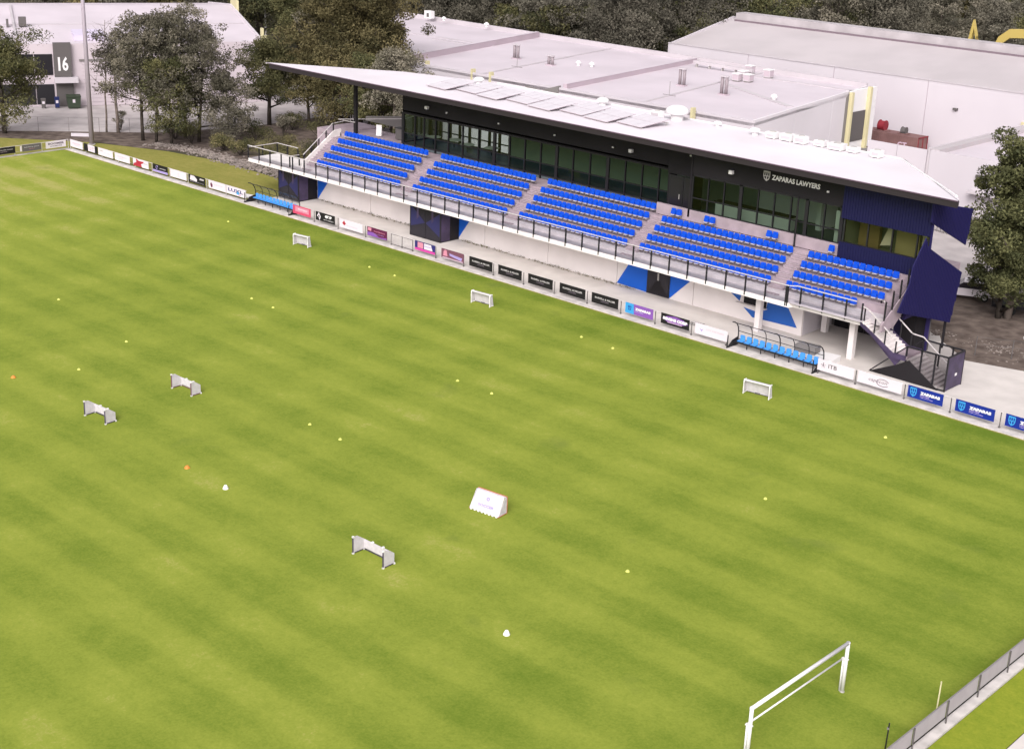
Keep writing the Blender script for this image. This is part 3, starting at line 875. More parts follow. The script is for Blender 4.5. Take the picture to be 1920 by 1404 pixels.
# ------------------------------------------------------------------ solar panels
sp_lab = ['leftmost tilted solar array on the stand roof', 'second solar array from the left on the stand roof', 'third solar array from the left on the stand roof', 'middle solar array of the long row on the stand roof', 'solar array just right of the middle of the roof row', 'third solar array from the right on the stand roof', 'second solar array from the right on the stand roof', 'rightmost tilted solar array near the big roof dome']
for k in range(8):
    x0 = -12.0 + 3.35 * k; y0 = 9.7 - .12 * k + (0, .9, .2, .9, .1, .9, .2, .8)[k] * .9
    r = empty('solar_array', (x0, y0, RZ), R(-9), None, sp_lab[k], 'solar array', 'solar arrays on the stand roof')
    for j in range(3):
        for i in range(2):
            a = j * 1.03; b = i * 1.68
            mbp = MB()
            z0 = .16 + b * .12; z1 = .16 + (b + 1.62) * .12
            mbp.quad((a, b, z0), (a + 1.0, b, z0), (a + 1.0, b + 1.62, z1), (a, b + 1.62, z1), 0)
            mbp.quad((a, b, z0 - .05), (a, b + 1.62, z1 - .05), (a + 1.0, b + 1.62, z1 - .05), (a + 1.0, b, z0 - .05), 1)
            mbp.quad((a, b, z0 - .05), (a + 1, b, z0 - .05), (a + 1, b, z0), (a, b, z0), 1)
            mbp.quad((a + 1, b, z0 - .05), (a + 1, b + 1.62, z1 - .05), (a + 1, b + 1.62, z1), (a + 1, b, z0), 1)
            mbp.build('panel', [MT['solar'], MT['whband']], r)
    MB().bar((0, .2, .03), (3.1, .2, .03), .06, .06).build('mount_rail', MT['grey'], r)
    MB().bar((0, 3.1, .25), (3.1, 3.1, .25), .06, .06).bar((.2, 3.1, 0), (.2, 3.1, .3), .05).bar((2.9, 3.1, 0), (2.9, 3.1, .3), .05).build('mount_rail', MT['grey'], r)

# roof domes and vents
def dome_vent(x, y, s, lab, z=RZ):
    r = empty('roof_vent', (x, y, z), 0, None, lab, 'roof vent', 'vents along the rear of the stand roof')
    MB().lathe([(.33 * s, 0), (.33 * s, .35 * s)], (0, 0, 0), 14).build('base', MT['white'], r)
    MB().lathe([(.55 * s, .33 * s), (.62 * s, .42 * s), (.55 * s, .58 * s), (.35 * s, .70 * s), (.05, .75 * s)], (0, 0, 0), 18).build('cowl', MT['white'], r, True)
dome_vent(-10.2, 15.0, .9, 'white domed vent at the left rear of the stand roof')
dome_vent(4.9, 15.6, .95, 'white domed vent behind the solar arrays near mid roof')
dome_vent(13.6, 15.2, 1.7, 'largest white mushroom vent on the stand roof')
dome_vent(17.6, 15.6, .6, 'small low vent just right of the largest mushroom vent')
dome_vent(21.8, 15.0, .8, 'white round vent left of the row of roof units')
def unit(x, y, w, d, h, lab):
    r = empty('roof_unit', (x, y, RZ), 0, None, lab, 'air conditioner', 'white units along the rear of the stand roof')
    MB().box(-w / 2, -d / 2, .08, w / 2, d / 2, h).build('casing', MT['white'], r)
    MB().lathe([(min(w, d) * .36, h + .001), (min(w, d) * .36, h + .05)], (0, 0, 0), 12).build('fan_guard', MT['grey'], r)
    MB().box(-w / 2 + .05, -d / 2 + .05, 0, -w / 2 + .15, d / 2, .08).box(w / 2 - .15, -d / 2, 0, w / 2 - .05, d / 2, .08).build('feet', MT['grey'], r)
    MB().box(-w / 2 + .1, -d / 2 - .02, .2, w / 2 - .1, -d / 2 - .001, h - .15).build('grille', MT['whcap'], r)
for i, (x, y, w, d, h) in enumerate(((12.2, 14.2, 1.0, .7, .7), (23.6, 14.9, .9, .8, .55), (25.0, 15.0, 1.1, .8, .6), (26.4, 14.8, 1.0, .7, .65), (28.0, 15.2, .9, .8, .5), (29.6, 15.0, 1.3, .9, .55), (31.0, 15.1, .9, .7, .45), (33.2, 14.9, .8, .7, .6))):
    unit(x, y, w, d, h, ['white roof unit beside the largest mushroom vent', 'first white unit right of the round roof vent', 'second white unit right of the round roof vent', 'third white unit right of the round roof vent', 'fourth white unit, low, on the rear of the stand roof', 'widest white unit near the right end of the stand roof', 'lowest white unit beside the widest one on the stand roof', 'last white unit before the cut corner of the stand roof'][i])

# ------------------------------------------------------------------ end stair with black cage
ST = empty('end_staircase', (43.5, 4.6, 0), 0, None, 'outdoor stair down from the deck ending in a black mesh cage', 'staircase')
SO = Vector((43.5, 4.6, 0))
def spart(mb, name, mats, parent=ST):
    o = mb.build(name, mats, parent)
    if parent is ST: o.location = -SO
    return o
rise, run = .178, .27
x, z = 39.95, 3.55
i = 0
Y0, Y1 = 3.35, 5.5
while i < 10:
    z -= rise
    spart(MB().box(x, Y0, z - .16, x + run + .03, Y1, z), 'tread', MT['slab']); x += run; i += 1
spart(MB().box(x, Y0, z - .2, x + 1.05, Y1, z), 'landing', MT['step']); x += 1.05
xl, zl = x, z
while z > .15:
    z -= rise
    spart(MB().box(x, Y0 + .25, z - .16, x + run - .01, Y1 + .2, z), 'tread', MT['yard']); x += run
xe = x
spart(MB().prism([(39.9, 3.2), (39.9, 3.5), (xl - 1.05, zl + .1), (xl, zl + .1), (xl, zl - .25), (xl - 1.0, zl - .3), (41.0, 2.6)], 1, Y0 - .12, Y0 - .02), 'stringer', MT['purple'])
spart(MB().prism([(39.9, 3.2), (39.9, 3.5), (xl - 1.05, zl + .1), (xl, zl + .1), (xl, zl - .25), (xl - 1.0, zl - .3)], 1, Y1 + .02, Y1 + .12), 'stringer', MT['purple'])
# purple skirt under the upper flight, black skirt under the lower one
spart(MB().prism([(40.6, 2.75), (xl - 1.05, zl - .2), (xl - .3, zl - .2), (42.9, .95)], 1, Y0 + .02, Y0 + .06), 'skirt_panel', MT['purple'])
spart(MB().prism([(40.9, 0.02), (42.95, 1.0), (xl + .2, zl - .2), (xe - .1, .02)], 1, Y0 + .05, Y0 + .12), 'skirt_panel', MT['blackclad'])
# cage
YC0, YC1, XC = Y0 + .18, Y1 + .38, 46.75
cg = empty('cage', -SO, 0, ST)
fr = MB()
ztop = 2.5
for (xx, yy) in ((43.6, YC0), (44.75, YC0), (45.8, YC0), (XC, YC0), (43.6, YC1), (44.9, YC1), (45.9, YC1), (XC, YC1)):
    MB().box(xx - .05, yy - .05, 0 if xx > 45 else .2, xx + .05, yy + .05, ztop).build('post', MT['black'], cg)
MB().bar((43.55, YC0, ztop), (XC, YC0, ztop), .1).bar((43.55, YC1, ztop), (XC, YC1, ztop), .1).bar((XC, YC0, ztop), (XC, YC1, ztop), .1).bar((XC, YC0, .06), (43.9, YC0, .06), .1).bar((40.95, YC0, .05), (43.6, YC0, ztop), .08).bar((42.2, YC1, 1.3), (43.6, YC1, ztop), .08).build('frame', MT['black'], cg)
MB().box(XC - .01, YC0 + .05, .05, XC + .04, YC1 - .05, ztop - .05, 0).box(XC + .045, YC0 + 1.2, .9, XC + .05, YC0 + 1.5, 1.1, 1).build('end_panel', [MT['purple'], MT['white']], cg)
mesh_m = glassmat('cage_mesh', (.66, .65, .66), 1.05, .4, .3)
for yy in (YC0, YC1):
    MB().quad((43.6, yy, .3), (XC, yy, .3), (XC, yy, ztop), (43.6, yy, ztop)).build('mesh_panel', mesh_m, cg)
# handrails
spart(MB().bar((39.9, Y0, 4.6), (40.4, Y0, 4.45), .07).bar((40.4, Y0, 4.45), (xl - 1.0, Y0, zl + 1.05), .07), 'handrail', MT['rail'])
spart(MB().bar((40.1, Y1 + .1, 4.75), (xl - .9, Y1 + .1, zl + 1.05), .07).bar((xl - .9, Y1 + .1, zl + 1.05), (xl, Y1 + .1, zl + 1.0), .07).bar((xl, Y1 + .1, zl + 1.0), (46.2, Y1 + .1, 1.0), .06), 'handrail', MT['rail'])
for k in range(4):
    t = k / 3; xx = 40.1 + t * (xl - 41.0)
    spart(MB().box(xx - .04, Y1 + .03, 3.2 - t * 1.7, xx + .04, Y1 + .11, 4.7 - t * 1.85), 'post', MT['black'])
    spart(MB().box(xx - .04, Y0 - .02, 3.2 - t * 1.7, xx + .04, Y0 + .06, 4.55 - t * 1.85), 'post', MT['black'])

# left side ramp behind the stand
rm = empty('access_ramp', (-24, 14, 0), 0, None, 'grey walled access ramp with pale handrails left of the glass hall', 'ramp')
MB().box(-3.4, -5.0, 0, 8.1, -1.0, 6.55).build('ramp_body', MT['step'], rm)
MB().prism([(-3.4, 6.55), (8.1, 6.55), (8.1, 8.6), (-3.4, 7.0)], 1, 1.6, 1.8).build('side_wall', MT['mgrey'], rm)
MB().bar((-1.2, -4.0, 7.6), (3.0, 1.3, 7.7), .07).bar((3.0, 1.3, 7.7), (8.0, 1.5, 9.3), .07).build('handrail', MT['rail'], rm)
for k in range(5):
    MB().box(3 + k * 1.2 - .05, 1.3, 6.5, 3 + k * 1.2 + .05, 1.4, 7.7 + k * .38).build('post', MT['black'], rm)
bn = empty('bin_enclosure', (-17.3, 11.4, 6.6), 0, None, 'small dark cabinet standing beside the left glass corner', 'cabinet')
MB().box(-.5, -.3, 0, .5, .3, 1.1).build('body', MT['dgrey'], bn)
MB().box(-.54, -.34, 1.1, .54, .34, 1.16).build('lid', MT['black'], bn)
fb = empty('folding_board', (-20.0, 10.9, 6.6), R(20), None, 'white folded board standing behind the top row of seats', 'board')
MB().prism([(-.12, 0), (.12, 0), (.02, 1.1), (-.02, 1.1)], 0, -.3, .3).build('panel', MT['white'], fb)

# ------------------------------------------------------------------ fences
def fence_run(name, label, a, b, posts, h=1.08, m='grey', low=.42):
    a = Vector(a); b = Vector(b); d = (b - a).normalized(); ln = (b - a).length
    r = empty(name, a, math.atan2(d.y, d.x), None, label, 'fence')
    for t in posts:
        MB().tube([(t, 0, 0), (t, 0, h)], .035, 6).lathe([(.09, 0), (.09, .02)], (t, 0, .06), 8).build('post', MT[m], r)
    MB().tube([(0, 0, h), (ln, 0, h)], .028, 6).build('top_rail', MT['rail'], r)
    if low: MB().tube([(0, 0.0, low), (ln, 0, low)], .012, 5).build('lower_rail', MT['grey'], r)
    return r
FZ = .06
sp = 3.5
fence_run('perimeter_fence', 'pale rail fence from the far corner to the first dugout', (-60.7, 0, FZ), (-27.6, 0, FZ), [k * 3.3 for k in range(11)], m='grey')
fence_run('perimeter_fence', 'rail fence between the two dugouts in front of the stand', (-20.3, 0, FZ), (31.0, 0, FZ), [t + 20.3 for t in (-17.0, -13.5, -9.6, -6.1, -4.65, -3.25, -.27, 3.2, 6.79, 10.29, 13.75, 17.28, 20.76, 24.19, 27.67, 30.9)], m='dgrey')
fence_run('perimeter_fence', 'rail fence from the second dugout past the black stair cage', (38.7, 0, FZ), (66.2, 0, FZ), [t - 38.7 for t in (38.8, 41.83, 45.6, 49.0, 52.5, 56.0, 59.5, 63, 66.1)], m='dgrey')
gt = empty('pitch_gate', (-6.1, 0, FZ), 0, None, 'open barred pitch gate in the fence in front of the navy entry box', 'gate')
for k in range(15):
    MB().box(.1 + k * .19, -.01, .12, .125 + k * .19, .01, 1.02).build('bar', MT['rail'], gt)
MB().bar((0, 0, .12), (2.85, 0, .12), .04).bar((0, 0, 1.04), (2.85, 0, 1.04), .04).build('frame', MT['dgrey'], gt)
fence_run('end_fence', 'far end rail fence at the upper left edge of the pitch', (-60.75, -60, FZ), (-60.75, -.2, FZ), [k * 3.32 for k in range(19)], m='grey')

# near right fence with shade cloth
nf = empty('side_fence', (66.45, -130, .1), 0, None, 'low dark-posted fence with grey shade cloth at the bottom right', 'fence')
for k in range(45):
    y = 130 - 37.02 + (k - 32) * 2.92
    MB().tube([(0.05, y, 0), (0.05, y, 1.12)], .035, 6).build('post', MT['dgrey'], nf)
for k in range(44):
    y = 130 - 37.02 + (k - 32) * 2.92
    MB().box(-.02, y + .05, .30, .0, y + 2.87, 1.05).build('cloth_panel', MT['mesh'], nf)
MB().tube([(0, 0, 1.12), (0, 130, 1.12)], .03, 6).build('top_rail', MT['mgrey'], nf)
MB().tube([(0.03, 0, .28), (0.03, 130, .28)], .02, 6).build('lower_rail', MT['black'], nf)
fp = empty('flag_pole', (66.2, -34.54, .1), 0, None, 'thin pale yellow pole rising from the shade cloth fence', 'pole')
MB().tube([(0, 0, 0), (0.02, 0.02, 2.1)], .03, 6).build('shaft', MT['yellow'], fp)
fp = empty('flag_pole', (65.62, -37.6, .0), 0, None, 'thin black pole at the bottom edge beside the shade cloth fence', 'pole')
MB().tube([(0, 0, 0), (0.02, 0.02, 1.3)], .03, 6).build('shaft', MT['black'], fp)
MB().lathe([(.05, 1.0), (.05, 1.08)], (0, 0, 0), 8).build('collar', MT['mgrey'], fp)

# ------------------------------------------------------------------ advertising boards
BZ0, BZ1 = .30, 1.13


def board(x0, x1, back, label, deco=None, group='advertising boards on the pitch fence', frame=None, y=-.06, z0=BZ0, z1=BZ1):
    r = empty('advertising_board', ((x0 + x1) / 2, y, FZ + (z0 + z1) / 2), 0, None, label, 'advert board', group)
    w = x1 - x0; h = z1 - z0
    MB().box(-w / 2, -.012, -h / 2, w / 2, .012, h / 2).build('panel', MT[back], r)
    if deco: deco(r, w, h)
    return r


def txt(r, s, m, size, dx, dz, bold=0.0, width=None, shear=0):
    link('lettering', text_mesh(s, m, size, bold, width, shear), r, (dx, -.018, dz))


def patch(r, pts, m, y=-.016, name='print'):
    MB().prism(pts, 1, y - .002, y).build(name, MT[m], r)


def zap(r, w, h):
    mb = MB(); shield(mb, -w * .34, 0, h * .58, h * .78, -.018, 0, 1); mb.build('shield_logo', [MT['cyan'], MT['adblue']], r)
    txt(r, 'ZAPARAS', 'white', .26, w * .14, .06, .02, w * .56)
    txt(r, 'LAWYERS', 'lav', .12, -w * .01, -.12, .006, w * .26)
    txt(r, '1300 LAWYERS', 'lav', .08, w * .04, -.24, .003, w * .36)


def rus(r, w, h):
    txt(r, 'RUSSELL & MILLER', 'lightink', .19, 0, .07, .006, w * .76)
    txt(r, 'LAWYERS', 'ink', .10, 0, -.13, .004, w * .3)


def plainwhite(t, m='palepink', sz=.16):
    def f(r, w, h):
        txt(r, t, m, sz, 0, .06, .003, w * .62); txt(r, 'SPORT AND SOCIAL', m, .07, 0, -.13, 0, w * .4)
    return f


board(-60.55, -57.95, 'adwhite', 'white board with faint writing nearest the far corner of the long fence', plainwhite('BUILDERS', 'palepink'))
def d(r, w, h):
    patch(r, [(-w * .18, -h * .42), (w * .3, -h * .42), (w * .3, h * .48), (-w * .2, h * .48)], 'adwhite'); txt(r, 'CLUB', 'palepink', .3, w * .05, .1, .01, w * .38); txt(r, 'AND CO', 'palepink', .2, w * .05, -.16, .01, w * .34)
board(-57.7, -54.85, 'adblack', 'black board with a white centre panel beside the floodlight mast', d)
def d(r, w, h): txt(r, 'ACME', 'lightink', .2, -w * .3, .12, .01, w * .22); txt(r, 'PTY LTD', 'palepink', .1, w * .1, -.05, .0, w * .4)
board(-54.7, -51.75, 'adwhite', 'white board just right of the black one with the white centre', d)
def d(r, w, h): txt(r, 'PLUMBING', 'palepink', .16, 0, .05, .0, w * .6); txt(r, 'SERVICES', 'lightink', .1, -w * .1, -.14, .0, w * .3)
board(-51.35, -48.4, 'adwhite', 'white board left of the red swoosh board', d)
def d(r, w, h):
    patch(r, [(-w * .5, -h * .5), (w * .08, -h * .5), (w * .02, -h * .1), (w * .18, h * .1), (w * .2, h * .3), (-w * .1, h * .25), (-w * .3, h * .5), (-w * .28, 0), (-w * .45, -h * .2)], 'red'); txt(r, 'CARPETS', 'ink', .1, w * .3, .05, 0, w * .28)
board(-47.75, -44.8, 'adwhite', 'white board with a red swoosh', d)
def d(r, w, h):
    patch(r, [(-w / 2, -h / 2), (w / 2, -h / 2), (w / 2, -h * .22), (-w / 2, -h * .22)], 'lav'); MB().tube([(-w * .22 + .17 * math.cos(a * .4), -.02, .1 + .17 * math.sin(a * .4)) for a in range(14)], .03, 5).build('ring_logo', MT['lav'], r); txt(r, 'OPTIONS', 'lightink', .15, w * .16, .05, .004, w * .42)
board(-43.95, -41.2, 'adblack', 'black board with a ring logo and lavender bottom band', d)
def d(r, w, h): txt(r, 'I', 'palepink', .35, 0, 0, .0); txt(r, 'TAILORS', 'palepink', .08, 0, -.2, 0)
board(-40.7, -37.8, 'adwhite', 'white board between the ring logo board and the black vehicle board', d)
def d(r, w, h):
    patch(r, [(-w * .42, -h * .15), (-w * .38, h * .42), (-w * .15, h * .42), (w * .02, h * .05), (w * .0, -h * .25)], 'adwhite'); patch(r, [(w * .16, h * .1), (w * .42, h * .1), (w * .45, h * .28), (w * .2, h * .32)], 'lightink'); txt(r, 'REMOVALS', 'lightink', .1, 0, -.25, 0, w * .8)
board(-37.4, -34.5, 'adblack', 'black board with a white truck-shaped print', d)
def d(r, w, h):
    patch(r, [(-w * .34, h * .3), (-w * .4, 0), (-w * .34, -h * .38), (-w * .27, -h * .3), (-w * .26, 0)], 'maroon'); txt(r, 'THE HOTEL', 'palepink', .13, w * .08, .05, 0, w * .5)
board(-33.9, -30.95, 'adwhite', 'white board with a small maroon crest', d)
def d(r, w, h):
    txt(r, 'LUXL', 'indigo', .46, -.05, .03, .012, w * .78); patch(r, [(w * .02, -h * .3), (w * .2, -h * .3), (w * .12, h * .12)], 'cyan', -.022); txt(r, 'HOMES', 'magenta', .12, w * .2, -.28, .002)
board(-30.85, -27.7, 'adwhite', 'white board with big blue letters LUXL beside the first dugout', d)
def d(r, w, h):
    patch(r, [(-w * .36, -h * .22), (w * .4, -h * .22), (w * .4, h * .38), (-w * .36, h * .38)], 'pink'); txt(r, 'PHYSIO', 'adwhite', .2, w * .05, .08, .006, w * .5); txt(r, 'AND SPORTS CLINIC', 'pinkred', .08, 0, -.14, 0, w * .6)
board(-20.15, -17.45, 'pinkred', 'pink red board right of the first dugout', d)
def d(r, w, h):
    for k, mm in ((1, 'adwhite'), (.45, 'adblack')):
        patch(r, [(-w * .33, h * .46 * k), (-w * .33 + .28 * k, 0), (-w * .33 + .1 * k, -h * .45 * k), (-w * .33 - .05 * k, -h * .1 * k), (-w * .33 - .28 * k, 0)], mm, -.016 - (1 - k) * .006)
    txt(r, 'GRP', 'white', .3, w * .16, .12, .03, w * .36); txt(r, 'GROUP CONSTRUCT', 'lightink', .12, w * .18, -.2, .004, w * .52)
board(-16.7, -13.9, 'adblack', 'black board with a white diamond logo', d)
def d(r, w, h):
    patch(r, [(-w * .3, h * .36), (-w * .22, 0), (-w * .3, -h * .2), (-w * .38, .02)], 'red'); txt(r, 'MORTGAGES', 'palepink', .13, w * .03, -.12, .0, w * .5)
board(-13.2, -9.95, 'adwhite', 'white board with a small red diamond', d)
def d(r, w, h):
    patch(r, [(-w / 2 + .03, -h * .1), (-w * .2, -h * .02), (w * .1, -h * .4), (w * .48, -h * .3), (w * .48, -h * .47), (-w / 2 + .03, -h * .47)], 'violet'); patch(r, [(-w * .46, h * .1), (-w * .3, h * .05), (-w * .28, h * .42), (-w * .46, h * .45)], 'pink'); txt(r, 'CATERING', 'pink', .16, w * .12, .12, .0, w * .55); txt(r, 'CALL US NOW', 'lav', .1, w * .1, -.12, .0, w * .5)
board(-9.3, -6.6, 'maroon', 'maroon board left of the barred gate', d)
def d(r, w, h):
    patch(r, [(-w * .5, -h * .5), (w * .5, -h * .5), (w * .5, -h * .24), (-w * .5, -h * .24)], 'magenta'); patch(r, [(-w * .36, -h * .2), (-w * .08, -h * .2), (-w * .08, h * .42), (-w * .36, h * .42)], 'pink'); patch(r, [(-w * .04, -h * .2), (w * .38, -h * .2), (w * .3, h * .42), (-w * .04, h * .42)], 'adwhite'); txt(r, 'RADIO', 'lav', .18, w * .16, .1, .006, w * .34)
board(-2.9, -.3, 'indigo', 'bright magenta and blue board right of the barred gate', d)
def d(r, w, h):
    patch(r, [(-w * .42, -h * .25), (-w * .22, -h * .25), (-w * .26, h * .35), (-w * .34, h * .42), (-w * .4, h * .2)], 'pink'); patch(r, [(-w * .12, -h * .1), (w * .4, -h * .34), (w * .44, -h * .02), (-w * .14, h * .14)], 'lav'); patch(r, [(-w * .45, -h * .48), (w * .48, -h * .48), (w * .48, -h * .38), (-w * .45, -h * .38)], 'palepink')
board(.5, 3.25, 'mauve', 'mauve board with a pink figure left of the five black boards', d)
for k, (a, b) in enumerate(((3.95, 6.7), (7.4, 10.1), (10.85, 13.58), (14.35, 17.1), (17.78, 20.52))):
    board(a, b, 'adblack', ['leftmost of five matching black boards with thin white letters', 'second from left of five matching black boards', 'middle of five matching black boards with thin white letters', 'fourth from left of five matching black boards', 'rightmost of five matching black boards beside the pale blue one'][k], rus, 'matching black advertising boards')
def d(r, w, h):
    patch(r, [(-w * .5, -h * .5), (-w * .18, -h * .5), (-w * .2, h * .5), (-w * .5, h * .5)], 'cyan'); mb = MB(); shield(mb, -w * .34, 0, h * .5, h * .7, -.022, 0, 1); mb.build('shield_logo', [MT['cyan'], MT['adblue']], r)
    txt(r, 'ZAPARAS', 'white', .24, w * .14, .05, .02, w * .56); txt(r, 'LAWYERS', 'lav', .12, 0, -.14, .005, w * .3)
board(21.25, 24.0, 'violet', 'faded violet and pale blue ZAPARAS board right of the black ones', d)
def d(r, w, h):
    patch(r, [(-w * .46, 0), (-w * .3, h * .3), (0, h * .44), (w * .3, h * .3), (w * .46, 0), (w * .2, -h * .28), (-w * .2, -h * .3)], 'violet'); txt(r, 'REVENS CORP', 'white', .28, 0, .04, .025, w * .86); txt(r, 'EARTHMOVING', 'palepink', .14, -.02, -.2, .006, w * .5)
board(24.78, 27.48, 'adblack', 'black board with a purple oval and bold white letters', d)
def d(r, w, h):
    patch(r, [(-w * .36, h * .12), (-w * .3, -.02), (-w * .24, h * .08), (-w * .29, -h * .22)], 'lav'); txt(r, 'CITY PARTNERS', 'palepink', .15, w * .12, .08, .0, w * .55)
board(28.02, 31.0, 'adwhite', 'white board with a small lavender bird left of the near dugout', d)
def d(r, w, h):
    txt(r, 'ITB', 'adblack', .42, -w * .09, .03, .0, w * .23)
    for k in range(5):
        a = k * 1.256 + .3
        MB().bar((-w * .34, -.018, .02), (-w * .34 + .2 * math.cos(a), -.018, .02 + .2 * math.sin(a)), .05, .01).build('logo_blade', MT['ink'], r)
board(38.78, 41.7, 'adwhite', 'white board with black letters ITB right of the near dugout', d)
def d(r, w, h):
    txt(r, 'capacon', 'ink', .34, -.15, .02, .0, w * .42, .25)
    MB().tube([(.25 + .48 * math.cos(a * .33 + .4), -.018, -.02 + .25 * math.sin(a * .33 + .4)) for a in range(17)], .022, 5).build('swoosh', MT['ink'], r)
board(42.0, 45.4, 'adwhite', 'white board with a grey script word and ellipse in front of the stair cage', d)
board(45.85, 48.45, 'adblue', 'deep blue ZAPARAS board directly below the black stair cage', zap)
board(49.35, 52.1, 'adblue', 'deep blue ZAPARAS board second from the right edge', zap)
board(52.85, 55.6, 'adblue', 'deep blue ZAPARAS board cut by the right edge', zap)
board(56.2, 58.9, 'adblue', 'deep blue ZAPARAS board beyond the right edge', zap)
# boards on the end fence (facing +x)
def eboard(y0, y1, back, label, deco):
    r = empty('advertising_board', (-60.66, (y0 + y1) / 2, FZ + .72), R(90), None, label, 'advert board', 'advertising boards on the pitch fence')
    w = y1 - y0; h = .75
    MB().box(-w / 2, -.012, -h / 2, w / 2, .012, h / 2).build('panel', MT[back], r)
    if deco: deco(r, w, h)
def d(r, w, h): txt(r, 'HEALTHCARE CLINIC', 'lightink', .14, 0, .08, .003, w * .8); txt(r, 'DENTAL', 'palepink', .1, 0, -.12, 0, w * .3)
eboard(-9.6, -6.85, 'adblack', 'dark board at the extreme left edge on the end fence', d)
def d(r, w, h): txt(r, 'ELECTRICAL GROUP', 'lightink', .13, 0, .08, .003, w * .8); txt(r, 'CALL NOW', 'pink', .1, 0, -.12, 0, w * .3); patch(r, [(-w * .62, -h * .4), (-w * .53, -h * .4), (-w * .53, h * .4), (-w * .62, h * .4)], 'adwhite')
eboard(-6.0, -3.7, 'dgrey', 'dark grey board second from the far corner on the end fence', d)
def d(r, w, h): txt(r, 'BOOMER', 'ink', .3, 0, .1, .012, w * .8); txt(r, 'AUTOMOTIVE', 'ink', .16, 0, -.18, .006, w * .6)
eboard(-3.1, -.6, 'adwhite', 'white board with bold grey letters at the corner of the end fence', d)

# ------------------------------------------------------------------ dugouts
def dugout(x0, x1, label):
    w = x1 - x0
    r = empty('dugout', (x0, 0.15, .06), 0, None, label, 'dugout', 'team dugouts')
    # curved ribs: from floor at the back, up and over to the front top
    n = 7
    prof = [(.95, 0.0), (.98, .5), (.97, 1.0), (.88, 1.38), (.66, 1.68), (.38, 1.85), (.1, 1.92)]
    for i in range(n):
        x = i * w / (n - 1)
        MB().tube([(x, y - .15, z) for y, z in prof], .045 if i in (0, 3, n - 1) else .03, 6).build('rib', MT['black'], r)
    for y, z in ((.95, 1.05), (.1, 1.92), (.98, .45)):
        MB().tube([(0, y - .15, z), (w, y - .15, z)], .026, 6).build('rail', MT['black'], r)
    MB().bar((0, .55, .38), (w, .55, .38), .10, .08).bar((0, .2, .38), (w, .2, .38), .06, .12).build('bench_beam', MT['black'], r)
    for x in (0.0, w):
        MB().box(x - .04, -.6, 0, x + .04, .85, .10).box(x - .03, -.55, .1, x + .03, -.49, 1.0).prism([(-.45, .1), (.8, .1), (.8, .62), (.1, .5)], 0, x - .02, x + .02).build('side_frame', MT['black'], r)
    for i in range(1, n - 1):
        x = i * w / (n - 1)
        MB().box(x - .03, .2, 0, x + .03, .26, .36).build('leg', MT['black'], r)
    # clear polycarbonate skin
    sk = MB()
    for (a, b), (c, dd) in zip(prof[:-1], prof[1:]):
        sk.quad((0, a - .14, b), (w, a - .14, b), (w, c - .14, dd), (0, c - .14, dd))
    sk.build('canopy', MT['clear'], r)
    s = MB()
    s.box(-.22, -.2, 0, .22, .2, .05).prism([(-.2, .03), (.2, .03), (.21, .36), (.14, .44), (-.14, .44), (-.21, .36)], 1, .18, .23)
    me = s.mesh(MT['dugseat'])
    ns = 12
    for i in range(ns):
        link('seat', me, r, (.55 + i * (w - 1.0) / (ns - 1), .42, .44))
    return r
dugout(-27.4, -20.4, 'black ribbed dugout with pale blue seats at the far end of the stand')
dugout(31.25, 38.6, 'black ribbed dugout with pale blue seats under the near end of the stand')

# ------------------------------------------------------------------ pitch equipment
def goal():
    r = empty('football_goal', (62.04, -38.7, 0), 0, None, 'white full size goal frame without net at the bottom right', 'goal')
    for y in (-3.66, 3.66):
        MB().tube([(0, y, 0), (0, y, 2.50)], .085, 10).build('goalpost', MT['white'], r, True)
        MB().tube([(-.14, y, 0), (-.14, y, 1.65)], .045, 8).build('support_post', MT['white'], r, True)
        MB().lathe([(.11, 0), (.11, .05)], (0, y, 0), 10).build('socket', MT['grey'], r)
        MB().box(-.2, y - .07, 1.6, .1, y + .07, 1.66).build('bracket', MT['white'], r)
    MB().tube([(0, -3.72, 2.44), (0, 3.72, 2.44)], .085, 10).build('crossbar', MT['white'], r, True)
    MB().tube([(-.16, -3.66, 1.62), (-.16, 3.66, 1.62)], .04, 8).build('net_bar', MT['white'], r, True)
goal()


